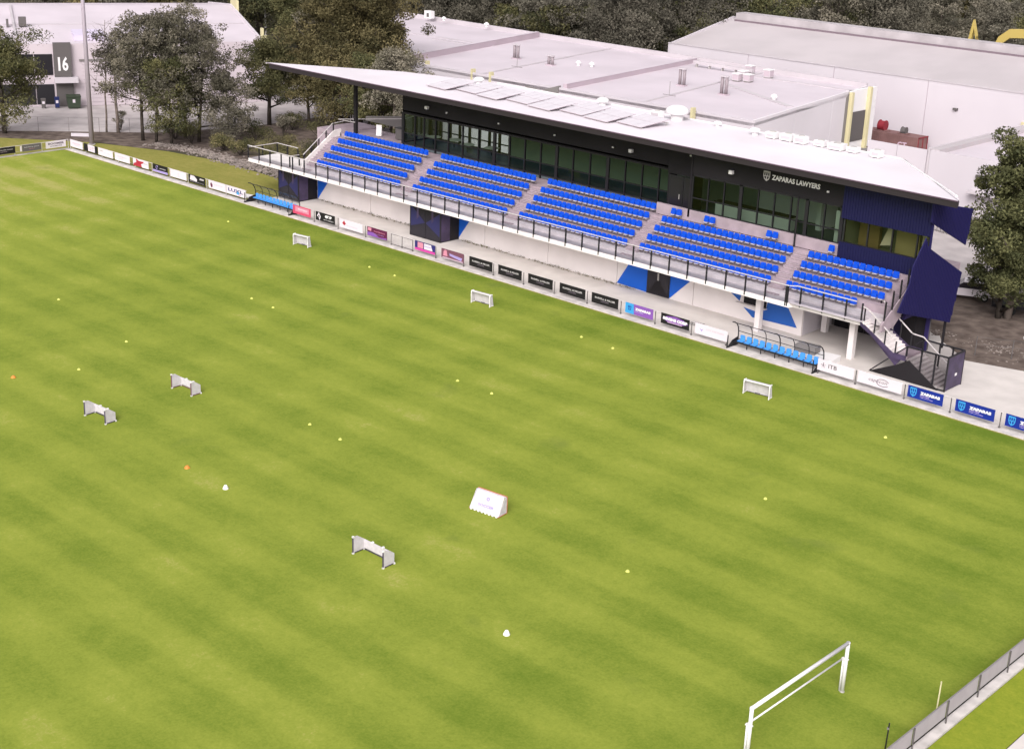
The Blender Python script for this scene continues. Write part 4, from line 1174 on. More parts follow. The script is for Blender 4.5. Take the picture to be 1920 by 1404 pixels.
def mini_goal(x0, y0, x1, y1, kind, label, frame='purple'):
    """small folding goal from (x0,y0) to (x1,y1)"""
    a = Vector((x0, y0, 0)); b = Vector((x1, y1, 0)); w = (b - a).length
    r = empty('mini_goal', a, math.atan2(b.y - a.y, b.x - a.x), None, label, 'small goal', 'small training goals on the pitch')
    if kind == 'box':
        D = .75; H = .95; hb = .62
        for x in (0, w):
            MB().prism([(0, .08), (D, .08), (D, hb), (.28, H), (0, H)], 0, x - .012, x + .012).build('side_net', MT['whitecloth'], r)
            MB().tube([(x, -.02, 0), (x, -.02, H)], .035, 6).tube([(x, -.02, .05), (x, D, .05)], .03, 6).build('side_frame', MT[frame], r)
            for (yy, zz) in ((0, .03), (D, .03), (0, H)):
                MB().box(x - .05, yy - .05, zz - .03, x + .05, yy + .05, zz + .05).build('corner_cap', MT['white'], r)
        MB().prism([(D - .02, .12), (D, .12), (D + .0, hb), (D - .02, hb)], 0, 0, w).build('back_net', MT['whitecloth'], r)
        for k in (.3, .65):
            MB().box(w * k - .05, D - .08, hb - .04, w * k + .05, D + .04, hb + .06).build('clip', MT['white'], r)
        MB().tube([(0, D, .05), (w, D, .05)], .025, 6).build('rear_bar', MT[frame], r)
    elif kind == 'tent':
        D = .8; H = 1.0; t = .18
        back = MB().quad((0, 0, .04), (w, 0, .04), (w - .05, D - t, H), (.05, D - t, H)).quad((.05, D - t, H), (w - .05, D - t, H), (w, D, H), (0, D, H))
        back.build('back_net', MT['whitecloth'], r)
        for x in (0, w):
            MB().prism([(0, .04), (D, .04), (D, H - .03), (D - t, H)], 0, x - .01, x + .01).build('side_net', MT['whitecloth'], r)
            MB().tube([(x, D, 0), (x, D, H)], .035, 6).tube([(x, 0, .04), (x, D, .04)], .03, 6).build('side_frame', MT[frame], r)
        MB().tube([(0, D, H), (w, D, H)], .035, 6).build('crossbar', MT[frame], r)
        for k in range(8):
            MB().box(w * (k + .3) / 8, -.03, 0, w * (k + .7) / 8, .02, .06).build('net_tie', MT['white'], r)
        o = link('lettering', text_mesh('SOCCER', 'lav', .2, .004, w * .55), r, (w / 2, .18, .36)); o.rotation_euler = (R(-32), 0, 0)
        o = link('logo', text_mesh('O', 'lav', .26, .012), r, (w / 2, .38, .70)); o.rotation_euler = (R(-32), 0, 0)
    else:
        D = .48; H = .98
        for x in (0, w):
            MB().prism([(0, .08), (D, .06), (.30, H), (0, H)], 0, x - .012, x + .012).build('side_net', MT['whitecloth'], r)
            MB().tube([(x, 0, 0), (x, 0, H)], .035, 6).tube([(x, 0, .05), (x, D, .05)], .03, 6).build('side_frame', MT['white'], r)
        MB().quad((0, D, .06), (w, D, .06), (w, .29, H), (0, .29, H)).quad((0, .0, H), (w, 0, H), (w, .29, H), (0, .29, H)).build('back_net', MT['whitecloth'], r)
        MB().tube([(0, 0, H), (w, 0, H)], .035, 6).build('crossbar', MT['white'], r)
        for x in (0, w):
            MB().tube([(x, .0, H - .16), (x, .05, H + .02), (x, .3, H)], .05, 6).build('corner_cap', MT['white'], r)
        MB().tube([(0, D, .05), (w, D, .05)], .025, 6).box(w * .35, D - .05, .02, w * .55, D, .12).build('rear_bar', MT['dgrey'], r)
mini_goal(-11.9, -6.6, -10.2, -6.35, 'front', 'small white goal nearest the far dugout', 'white')
mini_goal(10.85, -6.75, 12.75, -6.6, 'front', 'small white goal in front of the black boards')
mini_goal(37.5, -7.3, 39.4, -7.05, 'front', 'small white goal just off the near dugout')
mini_goal(37.75, -33.9, 39.7, -33.65, 'tent', 'white tent-like goal seen from behind with a faint logo', 'dullorange')
mini_goal(37.55, -42.15, 39.8, -42.1, 'box', 'small white goal with dark frames nearest the camera')
mini_goal(12.0, -42.15, 14.1, -42.0, 'box', 'leftmost small goal with dark frames on the pitch')
mini_goal(11.5, -35.4, 13.55, -35.3, 'box', 'small white goal with brownish frames in the left half of the pitch', 'mauve')

cm = {}
for k, m in (('y', 'conel'), ('o', 'coneo'), ('w', 'conew')):
    cm[k] = MB().lathe([(.125, 0), (.125, .012), (.09, .05), (.055, .085), (.05, .085)], (0, 0, 0), 12).mesh(MT[m], True)
cones = [(-22.24, -6.17, 'y', 'yellow marker disc nearest the far dugout'), (-2.0, -6.22, 'y', 'left yellow marker of the pair below the barred gate'), (1.31, -6.32, 'y', 'right yellow marker of the pair below the barred gate'), (-10.49, -30.85, 'y', 'leftmost yellow marker on the pitch'),
         (-1.14, -19.36, 'y', 'left yellow marker of the upper middle pair'), (1.83, -19.55, 'y', 'right yellow marker of the upper middle pair'), (1.51, -32.47, 'y', 'yellow marker above the two left small goals'), (4.4, -38.03, 'y', 'faint yellow marker between the leftmost orange and small goals'),
         (22.96, -20.22, 'y', 'left yellow marker of the pair near the pitch centre'), (26.21, -20.23, 'y', 'right yellow marker of the pair near the pitch centre'), (22.39, -6.62, 'y', 'left yellow marker of the pair below the purple oval board'), (25.61, -6.82, 'y', 'right yellow marker of the pair below the purple oval board'),
         (22.44, -32.68, 'y', 'left yellow marker of the pair left of the tent goal'), (25.54, -32.84, 'y', 'right yellow marker of the pair left of the tent goal'), (48.23, -7.04, 'y', 'yellow marker near the blue boards at the right'), (48.27, -20.58, 'y', 'yellow marker alone in the right half of the pitch'), (48.45, -33.24, 'y', 'yellow marker between the tent goal and full size goal'),
         (2.96, -42.05, 'o', 'orange marker at the left edge of the pitch'), (22.9, -42.12, 'o', 'orange marker between the left goals and white marker'), (26.71, -42.2, 'w', 'white marker right of the orange marker'), (48.53, -42.26, 'w', 'white marker nearest the full size goal')]
for x, y, k, lab in cones:
    o = link('marker_cone', cm[k], None, (x, y, 0.002))
    s = {'y': .95, 'o': 1.4, 'w': 1.35}[k]
    o.scale = (s, s, s * 1.2 if k != 'w' else s * 1.9)
    tag(o, lab, 'marker', 'training markers on the pitch')

# floodlight mast
fm = empty('floodlight_mast', (-61.6, 3.3, 0), 0, None, 'tall tapering grey floodlight mast behind the far corner boards', 'mast')
MB().lathe([(.42, 0), (.42, .08)], (0, 0, 0), 12).build('base_plate', MT['grey'], fm)
MB().tube([(0, 0, 0), (0, 0, 24)], [.29, .17], 12).build('shaft', MT['mast'], fm, True)
MB().box(-1.5, -.1, 23.4, 1.5, .1, 24.2).build('lamp_bar', MT['grey'], fm)

# ------------------------------------------------------------------ warehouses behind
def bldg(name, label, org, rz):
    return empty(name, org, rz, None, label, 'warehouse')

W1 = bldg('warehouse', 'wide low warehouse with pinkish flat roofs directly behind the stand', (-20, 38, 0), 0)
def wq(x, y): return (x + 20, y - 38)   # local
FLx, FLy, FRx, FRy, BRx, BRy, BLx, BLy = -50, 37.3, 6.0, 38.6, 1.7, 70.2, -84, 72.3
L1 = (-46, 37.4)
quad = [wq(-62, 37.0), wq(6.0, 38.6), wq(0.6, 70.2), wq(-84, 72.5)]
z = 8.75
MB().prism(quad, 2, 8.45, z).build('roof', MT['whroof'], W1)
def wallseg(root, a, b, z0, z1, m, t=.22, name='wall', off=0):
    a = Vector((*a, 0)); b = Vector((*b, 0)); d = (b - a).normalized(); n = Vector((d.y, -d.x, 0))
    pts = [a + n * off, b + n * off, b + n * (off - t), a + n * (off - t)]
    return MB().prism([(p.x, p.y) for p in pts], 2, z0, z1).build(name, m, root)
def panelwall(root, a, b, z0, z1, m, step, t=.22):
    a = Vector((*a, 0)); b = Vector((*b, 0)); L_ = (b - a).length; n = max(1, round(L_ / step))
    for i in range(n):
        p = a.lerp(b, i / n + .03 / L_); q = a.lerp(b, (i + 1) / n - .03 / L_)
        wallseg(root, (p.x, p.y), (q.x, q.y), z0, z1, m, t, 'wall_panel')
    wallseg(root, (a.x, a.y), (b.x, b.y), z0, z1 - .5, MT['whwall'], t - .08, 'wall_backing', -.04)
panelwall(W1, quad[0], quad[1], 0, 9.0, MT['whwall'], 9.5)
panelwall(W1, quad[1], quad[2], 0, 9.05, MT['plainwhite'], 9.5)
wallseg(W1, quad[2], quad[3], 0, 9.35, MT['whcap'], .3, 'parapet')
wallseg(W1, quad[3], quad[0], 0, 9.1, MT['whwall'], .3, 'wall')
# parapets across the roof
def rib(xa, ya, xb, yb, w, h, m='whband', name='roof_parapet'):
    MB().bar((*wq(xa, ya), z + h / 2), (*wq(xb, yb), z + h / 2), w, h).build(name, MT[m], W1)
    MB().bar((*wq(xa, ya), z + h + .03), (*wq(xb, yb), z + h + .03), w + .08, .05).build('capping', MT['whroof'], W1)
rib(-46, 40, -53.5, 71, .5, .75)
rib(-20, 39, -24.7, 70, .5, .55)
def crease(xa, ya, xb, yb, w=.35):
    MB().bar((*wq(xa, ya), z + .04), (*wq(xb, yb), z + .04), w, .08).build('ridge_cap', MT['whcap'], W1)
crease(-33, 38.5, -39.5, 70.5); crease(-8.8, 39, -12.4, 58); crease(-12.4, 58, -14, 70); crease(-12.4, 58.5, 2.64, 50.5, .8); crease(-66, 58, -50, 58.5, .3); crease(-12.5, 66, 1.5, 66.5, .4); crease(-60, 56.5, -50.5, 56.8)
# stepped wall details on the front
for x in (-41.5, -33.6, -30.6, -1.2):
    MB().box(x + 20 - .16, -.35, 7.2, x + 20 + .16, -.12 + .3, 9.4).build('yellow_fin', MT['yellow'], W1)
MB().box(-43.5 + 20, -.3, 7.5, -41.8 + 20, -.05, 8.7).build('window', MT['dgrey'], W1)
MB().prism([(-25.0 + 20, 7.9), (-25.0 + 20, 8.6), (-22.5 + 20, 8.4), (-20 + 20, 9.2), (-20 + 20, 7.6)], 1, -.2, .3).build('window', MT['mgrey'], W1)
# entry block on the right end wall with yellow fins
eb = empty('entry_feature', (0, 0, -.95), 0, W1)
xr = 21.45
MB().prism([(24.4, 2.2), (26.2, 2.4), (26.2, 9.6), (24.4, 8.9)], 0, xr, xr + .28).build('grey_panel', MT['mgrey'], eb)
MB().box(xr + .3, 26.2, 1.8, xr + .75, 26.65, 9.9).build('fin', MT['yellow'], eb)
MB().box(xr + .3, 30.3, 1.8, xr + .75, 30.75, 10.2).build('fin', MT['yellow'], eb)
MB().box(xr - .2, 26.65, 3.0, xr + .3, 32.5, 10.0).build('white_panel', MT['white'], eb)
MB().box(xr + .3, 27.0, 4.0, xr + .38, 30.2, 7.5).build('window', MT['dgrey'], eb)
MB().box(xr + .3, 26.7, 2.4, xr + 1.6, 31.2, 3.0).build('canopy', MT['mgrey'], eb)
MB().box(xr + .3, 27.5, 0, xr + .4, 30, 2.2).build('door', MT['dgrey'], eb)
MB().box(xr - .0, 14.0, 3.9, xr + .2 + 1.0, 24, 4.1).build('awning', MT['mgrey'], eb)

VLAB = ['twin pipe flue left on the warehouse roof', 'short boxed flue with dome left of centre of the warehouse roof', 'twin pipe flue in the middle of the warehouse roof', 'twin pipe flue right of the middle of the warehouse roof']
for (x, y, h, lab) in ((-39.9, 52.1, 1.7, VLAB[0]), (-33.5, 51.6, 1.1, VLAB[1]), (-13.6, 52.4, 1.9, VLAB[2]), (-6.7, 51.1, 2.0, VLAB[3])):
    r = empty('roof_flue', (x, y, z), 0, None, lab, 'roof flue', 'flues on the warehouse roof')
    for dx in (-.3, .3):
        MB().tube([(dx, 0, 0), (dx, 0, h)], .20, 10).build('pipe', MT['fluegrey'], r, True)
    MB().box(-.6, -.35, 0, .6, .35, .12).build('base', MT['whband'], r)
    MB().box(-.52, -.22, h, .52, .22, h + .12).build('cap', MT['whcap'], r)
for i, (x, y, h) in enumerate(((-11.8, 61, .9), (-10.6, 61.6, .9), (-14.4, 67.5, 1.0), (-11.0, 66.5, 1.0), (-13.0, 64, .8), (.0, 0, 0))):
    if h == 0: break
    r = empty('roof_cooler', (x, y, z), 0, None, ['left cooler of the small cluster on the warehouse roof', 'second cooler of the small cluster on the warehouse roof', 'cooler at the end of the long duct on the warehouse roof', 'tallest cooler right of the long duct on the warehouse roof', 'cooler between the cluster and the long duct'][i], 'air cooler', 'coolers on the warehouse roof')
    MB().box(-.45, -.45, .15, .45, .45, h).build('casing', MT['whcap'], r)
    MB().box(-.5, -.5, h, .5, .5, h + .1).build('lid', MT['white'], r)
    MB().box(-.38, -.47, .3, .38, -.451, h - .1).box(.451, -.38, .3, .47, .38, h - .1).build('louvre', MT['whband'], r)
    MB().box(-.4, -.4, 0, .4, .4, .15).build('base', MT['mgrey'], r)
r = empty('roof_duct', (-22.5, 66.8, z), 0, None, 'long pale duct raised above the warehouse roof', 'duct')
MB().bar((0, 0, .6), (9.2, -.3, .6), .45, .35).build('duct', MT['whcap'], r)
for k in range(5):
    MB().box(.4 + k * 2.0, -.2, 0, .5 + k * 2.0, .2, .45).build('support', MT['grey'], r)
for i, (x, y, s, lab) in enumerate(((-75.5, 70.6, 1.1, 'boxy white vent at the far left parapet of the warehouse'), (-72, 70.3, .7, 'small round white vent beside the boxy parapet vent'), (-63, 70.3, .8, 'small white vent midway along the rear parapet'), (-31.5, 54.6, .7, 'small white dome vent left of the short boxed flue'), (-29.8, 55.2, .7, 'small white dome vent right of the short boxed flue'), (-1.2, 53, .8, 'small white vent near the right end of the warehouse roof'))):
    dv = empty('roof_vent', (x, y, z + (.5 if i < 3 else 0)), 0, None, lab, 'roof vent', 'small vents on the warehouse roof')
    if i == 0:
        MB().box(-.7, -.4, 0, .7, .4, 1.1).build('casing', MT['white'], dv); MB().box(-.2, -.43, .2, .3, -.401, .8).build('louvre', MT['dgrey'], dv)
    else:
        MB().lathe([(.3 * s, 0), (.3 * s, .4 * s)], (0, 0, 0), 12).build('base', MT['white'], dv); MB().lathe([(.5 * s, .4 * s), (.5 * s, .6 * s), (.1, .85 * s)], (0, 0, 0), 12).build('cowl', MT['white'], dv, True)
for (x, y, lab) in ((-34.5, 46.5, 'thin roof mast on the left part of the warehouse'), (-9.9, 45.2, 'thin roof mast near the middle of the warehouse front')):
    r = empty('roof_aerial', (x, y, z), 0, None, lab, 'aerial', 'thin masts on the warehouse roof')
    MB().tube([(0, 0, 0), (0, 0, 1.6)], .03, 5).tube([(-.9, 0, .1), (.9, 0, .1)], .03, 5).build('mast', MT['mgrey'], r)

# warehouse two: tall gabled shed
W2 = bldg('gabled_shed', 'large gabled shed with raised ridge vent behind on the right', (0, 80, 0), 0)
ze, zr = 9.1, 12.1
x0, x1 = -36.4, 70
MB().quad((x0, 0, ze), (x1, 0, ze), (x1, 15.0, zr - .25), (x0, 15.0, zr - .25)).quad((x0, 15.0, zr - .25), (x1, 15, zr - .25), (x1, 30, ze), (x0, 30, ze)).build('roof', MT['whroof2'], W2)
for i in range(8):
    a = x0 + i * 13.3; b = min(a + 13.22, x1)
    MB().box(a, -.2, 0, b, -.0, ze + .12).build('wall_panel', MT['whwall'], W2)
MB().box(x0, -.12, 0, x1, .02, ze).build('wall_backing', MT['whband'], W2)
MB().prism([(-.2, 0), (30.2, 0), (30.2, ze + .1), (15, zr), (-.2, ze + .1)], 0, x0 - .25, x0 - .02).build('gable_wall', MT['whwall'], W2)
MB().box(x0 - .25, -.28, ze + .121, x1, .1, ze + .24).build('capping', MT['whcap'], W2)
MB().box(x0 + 1.0, 13.9, zr - .5, x1, 16.2, zr + .65).build('ridge_vent', MT['ridge'], W2)
MB().box(x0 + 1.0, 13.6, zr - .6, x1, 13.898, zr - .28).build('ridge_flashing', MT['flash'], W2)
for (xx, zz, lab) in ((7.5, 6.3, 'dark lamp on the tall white shed wall above the red container'),):
    r = empty('wall_lamp', (xx, 79.79, zz), 0, None, lab, 'wall lamp')
    MB().box(-.3, -.3, -.12, .3, 0, .12).build('lamp_body', MT['dgrey'], r)
    MB().box(-.05, -.1, -.3, .05, 0, -.12).build('bracket', MT['mgrey'], r)
MB().box(17.0, -.30, 6.2, 20, -.21, 7.9).build('window', MT['mgrey'], W2)
MB().box(16.0, -.5, 5.2, 17.0, -.21, 6.0).build('yellow_box', MT['yellow'], W2)

# warehouse three: lower building right of the yard
W3 = bldg('low_warehouse', 'lower white warehouse with sloping parapet behind the right end of the stand', (20, 50, 0), 0)
MB().box(0, 0, 6.45, 40, 29.6, 6.6).build('roof', MT['whroof'], W3)
for i in range(4):
    MB().box(i * 10 + .03, -.2, 0, i * 10 + 9.97, 0, 6.95).build('wall_panel', MT['whwall'], W3)
MB().box(0, -.12, 0, 40, .05, 6.9).build('wall_backing', MT['whband'], W3)
MB().box(-.25, -.2, 0, 0, 29.6, 7.1).build('parapet', MT['whcap'], W3)
MB().box(.0, -.0, 6.6, .9, 29.6, 7.05).build('parapet_lining', MT['whroof2'], W3)
MB().box(5.0, -1.4, 3.6, 16, -.2, 3.8).build('awning', MT['whcap'], W3)
MB().box(9.2, -.26, 0, 13.2, -.2, 3.2).build('roller_door', MT['mgrey'], W3)
r = empty('wall_lamp', (25.6, 49.78, 5.2), 0, None, 'dark floodlight on the low white wall above the big screen', 'wall lamp')
MB().box(-.28, -.3, -.15, .28, 0, .15).build('lamp_body', MT['dgrey'], r)
YW = empty('yard_wall', (-2, 50, 0), 0, None, 'plain white yard wall in front of the red container', 'wall')
for i in range(2):
    MB().box(14.9 + i * 3.4 + .02, -.2, 0, 14.9 + i * 3.4 + 3.38, 0, 6.88).build('wall_panel', MT['whwall'], YW)

# container with reels
CT = empty('shipping_container', (-3.0, 77.3, 0), 0, None, 'faded red shipping container behind the white yard wall', 'container')
body = MB().box(-7.6, -1.2, 0, 8.0, 1.2, 2.75)
for i in range(60):
    x = -7.5 + i * .26
    body.box(x, -1.235, .15, x + .12, -1.201, 2.6)
body.build('body', MT['ironred'], CT)
MB().box(-4.5, -1.27, .7, 1.2, -1.24, 1.25).build('dark_opening', MT['black'], CT)
MB().box(8.0, -1.2, 0, 8.06, -1.1, 2.8).box(8.0, 1.1, 0, 8.06, 1.2, 2.8).box(8.0, -1.2, 2.65, 8.06, 1.2, 2.8).box(8.001, -.06, 0.1, 8.05, .06, 2.6).build('door_frame', MT['rust'], CT)
for ch_, dx_ in (('C', 5.6), ('T', 6.25)):
    link('lettering', text_mesh(ch_, 'palepink', .9, .03), CT, (dx_, -1.25, 1.6))
def reel(x, big, lab, m):
    r = empty('cable_reel', (x, 77.2, 2.75), 0, None, lab, 'reel')
    s = 1 if big else .7
    MB().tube([(-.35 * s, 0, .6 * s), (.35 * s, 0, .6 * s)], .6 * s, 14).build('drum', MT[m], r)
    MB().tube([(-.45 * s, 0, .65 * s), (-.35 * s, 0, .65 * s)], .65 * s, 14).tube([(.35 * s, 0, .65 * s), (.45 * s, 0, .65 * s)], .65 * s, 14).build('flange', MT['rust' if big else 'dgrey'], r)
    MB().box(-.9 * s, -.5, 0, .9 * s, .5, .12).build('skid', MT['ironred'], r)
reel(-.6, True, 'red cable reel on top of the container', 'rust')
reel(2.4, False, 'small dark reel on top of the container near its end', 'dgrey')
r = empty('cage_platform', (-6.6, 77.3, 2.75), 0, None, 'thin railed platform on the left of the container', 'platform')
for xx in (-1.2, -.2, .9):
    for yy in (-.8, .8): MB().tube([(xx, yy, 0), (xx, yy, 1.9)], .04, 5).build('post', MT['mgrey'], r)
MB().bar((-1.2, -.8, 1.9), (.9, -.8, 1.9), .05).bar((-1.2, -.8, 1.1), (.9, -.8, 1.1), .05).bar((-1.2, .8, 1.9), (.9, .8, 1.9), .05).bar((.9, -.8, 1.9), (.9, .8, 1.9), .05).box(-1.3, -.9, 0, 1.1, .9, .12).build('rail', MT['mgrey'], r)

# left shed with number 16
ang = math.atan2(.89, .455)
W4 = bldg('unit_building', 'white industrial unit numbered 16 behind the far left corner', (-86, 14, 0), ang)
# local: +x along the front to the right, +y away from us (to the back-left)
MB().quad((-60, 0, 8.0), (26.6, 0, 8.0), (26.6, 27, 10.1), (-60, 27, 10.1)).build('roof', MT['whroof'], W4)
MB().quad((-60, 27, 10.1), (26.6, 27, 10.1), (26.6, 50, 8), (-60, 50, 8)).build('roof', MT['whroof'], W4)
for a, b in ((-60, -30), (-30, -4.0), (3.2, 12.6), (12.6, 26.6)):
    MB().box(a + .03, -.2, 0, b - .03, 0, 8.15).build('wall_panel', MT['shedwall'], W4)
MB().box(-4.0, -.2, 0, 3.2, 0, 8.1).build('wall_panel', MT['shedwall'], W4)
MB().box(-60, -.12, 0, 26.6, .05, 8.0).build('wall_backing', MT['whband'], W4)
MB().prism([(-.2, 0), (-.2, 8.2), (27, 10.3), (50, 8.2), (50, 0)], 0, 26.6, 26.85).build('gable_wall', MT['whwall'], W4)
MB().box(26.86, -.3, 5.5, 27.2, 0.5, 8.9).build('yellow_trim', MT['yellow'], W4)
MB().box(26.86, 2.2, 7.3, 27.2, 3.0, 9.6).build('yellow_trim', MT['yellow'], W4)
MB().box(26.86, 22.5, 9.0, 27.2, 28.2, 11.2).build('yellow_trim', MT['yellow'], W4)
MB().prism([(-.1, 8.0), (27, 10.12), (27, 10.35), (-.1, 8.3)], 0, -5.4, -5.1).build('roof_parapet', MT['whcap'], W4)
MB().bar((-60, 13, 9.05), (26.5, 13, 9.05), .35, .08).build('ridge_cap', MT['whcap'], W4)
# grey number tower, windows
MB().box(-.9, -.9, 3.9, 1.3, -.2, 8.3).build('number_tower', MT['dgrey'], W4)
MB().box(-.8, -.6, 0, 1.4, -.2, 3.2).build('grey_panel', MT['dgrey'], W4)
MB().box(-1.0, -1.5, 3.2, 2.0, -.2, 3.88).build('canopy', MT['whwall'], W4)
for k in range(3):
    MB().box(-8 + k * 2.35, -.26, 4.1, -5.75 + k * 2.35, -.2, 6.8).build('window', MT['carglass'], W4)
    MB().box(-8 + k * 2.35, -.28, .3, -5.75 + k * 2.35, -.2, 2.9).build('window', MT['black'], W4)
for k in range(12):
    MB().box(2.6, -.28, k * .49 + .02, 8.2, -.2, k * .49 + .47).build('door_slat', MT['shedwall'], W4)
MB().box(2.3, -.45, 5.9, 8.5, -.2, 6.1).build('door_hood', MT['mgrey'], W4)
for ch_, dx_, w_ in (('1', -.25, .27), ('6', .50, .76)):
    link('lettering', text_mesh(ch_, 'white', 2.4, .06, w_), W4, (dx_, -.92, 5.5))
# roof things
MB().box(-4.6, 11, 9.0, -3.6, 12, 10.2).build('skylight', MT['dgrey'], W4)
MB().box(-6.2, 11, 8.9, -5.9, 12, 9.9).build('vent_pipe', MT['dgrey'], W4)
MB().box(2, 2.0, 8.18, 6.0, 8.5, 8.9).build('roof_plinth', MT['plinth'], W4)

def wheelie(x, y, s, m, lab, big=False):
    c, sn = math.cos(ang), math.sin(ang)
    loc = (-86 + x * c - y * sn, 14 + x * sn + y * c, 0)
    r = empty('skip_bin' if big else 'wheelie_bin', loc, ang, None, lab, 'bin')
    w = .9 if big else .3
    MB().prism([(-w * .85, .12), (w * .85, .12), (w, 1.05 * s), (-w, 1.05 * s)], 1, -w * .7, w * .7).build('body', MT[m], r)
    MB().prism([(-w * 1.05, 1.05 * s), (w * 1.05, 1.05 * s), (w, 1.18 * s), (-w, 1.18 * s)], 1, -w * .8, w * .8).build('lid', MT[m], r)
    for xx in (-w * .7, w * .7):
        MB().tube([(xx - .04, w * .5, .1), (xx + .04, w * .5, .1)], .1, 8).build('wheel', MT['tyre'], r)
    MB().box(-.16, -w * .72, .55 * s, .16, -w * .705, .85 * s).build('sticker', MT['adwhite'], r)
wheelie(1.2, -1.9, 1.45, 'tankgreen', 'large green rubbish bin below the number 16', True)
wheelie(-.9, -1.7, 1.25, 'binblue', 'dark blue wheelie bin beside the large green bin')
wheelie(-2.6, -1.6, 1.1, 'dgrey', 'small grey bin left of the blue wheelie bin')
r = empty('wall_unit', (-86 + 11.2 * math.cos(ang) + 1.2 * math.sin(ang), 14 + 11.2 * math.sin(ang) - 1.2 * math.cos(ang), 0), ang, None, 'black stacked unit standing against the far white wall', 'machine')
MB().box(-.4, -.3, 0, .4, .3, .7).box(-.4, -.3, .95, .4, .3, 1.4).box(-.35, -.25, .7, .35, .25, .95).build('body', MT['black'], r)
yf = empty('yard_fence', (-73.2, 1.7, 0), math.atan2(11.1, 9.5), None, 'thin wire fence along the front of the left yard', 'fence')
for k in range(9):
    MB().tube([(k * 3.6 - 6, 0, 0), (k * 3.6 - 6, 0, 1.7)], .03, 5).build('post', MT['mgrey'], yf)
MB().tube([(-6, 0, 1.7), (22.8, 0, 1.7)], .015, 4).tube([(-6, 0, .9), (22.8, 0, .9)], .01, 4).build('wire', MT['mgrey'], yf)

# low white buildings seen through the trees
for (x, y, w, d_, h, lab) in ((-70, 60, 22, 8, 5, 'low white building behind the dark round tree'), (-95, 125, 18, 8, 4, 'pale shed between the trees behind the warehouse')):
    r = empty('small_building', (x, y, 0), 0, None, lab, 'building')
    MB().box(-w / 2, -d_ / 2, 0, w / 2, d_ / 2, h).build('wall', MT['whwall'], r)
    MB().box(-w / 2 - .3, -d_ / 2 - .3, h, w / 2 + .3, d_ / 2 + .3, h + .2).build('roof', MT['whroof'], r)
    for k in range(4): MB().box(-w / 2 + 1 + k * 4.5, -d_ / 2 - .06, 1.2, -w / 2 + 3.4 + k * 4.5, -d_ / 2 - .001, 2.6).build('window', MT['dgrey'], r)
# power poles
for (x, y, h, lab) in ((-118, 72, 16, 'thicker pale pole rising left of the olive tree'), (-128, 72, 16, 'thin pale pole above the yellow trimmed gable'), (-104, 82, 14, 'slim distant pole among the trees left of the olive tree')):
    r = empty('light_pole', (x, y, 0), 0, None, lab, 'pole', 'distant poles')
    MB().tube([(0, 0, 0), (0, 0, h)], [.22, .14], 8).build('shaft', MT['grey'], r)
    MB().bar((0, 0, h - .6), (1.6, 0, h - .4), .09).build('arm', MT['grey'], r)

# ------------------------------------------------------------------ excavators behind the shed
def excavator(loc, rz, pose, lab):
    r = empty('excavator', loc, rz, None, lab, 'excavator')
    for y in (-1.2, 1.2):
        MB().prism([(-2, 0), (2, 0), (2.3, .45), (2, .9), (-2, .9), (-2.3, .45)], 1, y - .3, y + .3).build('track', MT['tyre'], r)
    MB().box(-2.0, -1.3, 1.0, 1.3, 1.3, 2.1).build('body', MT['dyellow'], r)
    MB().box(.2, .3, 2.1, 1.5, 1.3, 3.3).build('cab', MT['carglass'], r)
    up_ = [(p[0], p[1] + (.15 if i in (0, len(pose) - 1) else .6)) for i, p in enumerate(pose)]; dn_ = [(p[0] + .25, p[1] - (.4 if i in (0, len(pose) - 1) else .7)) for i, p in enumerate(pose)]
    bm_ = MB()
    for i in range(len(pose) - 1):
        bm_.prism([up_[i], up_[i + 1], dn_[i + 1], dn_[i]], 1, -.35, .35)
    bm_.build('boom', MT['dyellow'], r)
    e = pose[-1]
    MB().prism([(e[0] - .5, e[1] - .3), (e[0] + .5, e[1] - .1), (e[0] + .4, e[1] - 1.2), (e[0] - .6, e[1] - 1.0)], 1, -.5, .5).build('bucket', MT['mgrey'], r)
excavator((-18.6, 131, 0), 0.0, [(1.2, 1.6), (1.5, 7.0), (2.1, 11.0), (2.9, 8.6), (3.2, 5.6)], 'yellow excavator with its arm raised to a point behind the shed')
excavator((-14.2, 130, 0), 0.0, [(1.2, 1.6), (1.7, 6.8), (2.6, 9.0), (4.2, 10.3), (6.4, 10.5), (8.4, 8.6), (9.0, 6.2)], 'yellow excavator with a curved boom at the upper right edge')

# ------------------------------------------------------------------ right side: car, skip, rails
CR = empty('parked_car', (36.9, 26.4, 0), R(205), None, 'white parked car half hidden by the gum tree at the right', 'car')
cb = MB().prism([(-2.2, .35), (2.2, .35), (2.25, .75), (1.3, .95), (-2.2, .98)], 1, -.88, .88)
cb.build('body', MT['carbody'], CR)
MB().prism([(-2.0, .96), (1.2, .94), (.4, 1.45), (-1.7, 1.47)], 1, -.76, .76).build('windows', MT['carglass'], CR)
MB().prism([(-1.65, 1.46), (.4, 1.44), (.35, 1.52), (-1.6, 1.53)], 1, -.74, .74).build('roof', MT['carbody'], CR)
for xx in (-1.4, 1.4):
    for yy in (-.9, .9):
        w_ = empty('wheel', (xx, yy, .33), 0, CR)
        MB().tube([(0, -.1, 0), (0, .1, 0)], .33, 14).build('tyre', MT['tyre'], w_)
        MB().tube([(0, -.11, 0), (0, .11, 0)], .18, 10).build('rim', MT['grey'], w_)
for yy in (-.6, .6):
    MB().box(2.2, yy - .18, .6, 2.27, yy + .18, .74).build('headlight', MT['adwhite'], CR)
TK = empty('trailer', (41.4, 25.2, 0), R(25), None, 'dark trailer with white load beside the parked car', 'trailer')
MB().box(-1.6, -.8, .5, 1.6, .8, .75).box(-1.6, -.8, .75, -1.5, .8, 1.2).build('tray', MT['blackclad'], TK)
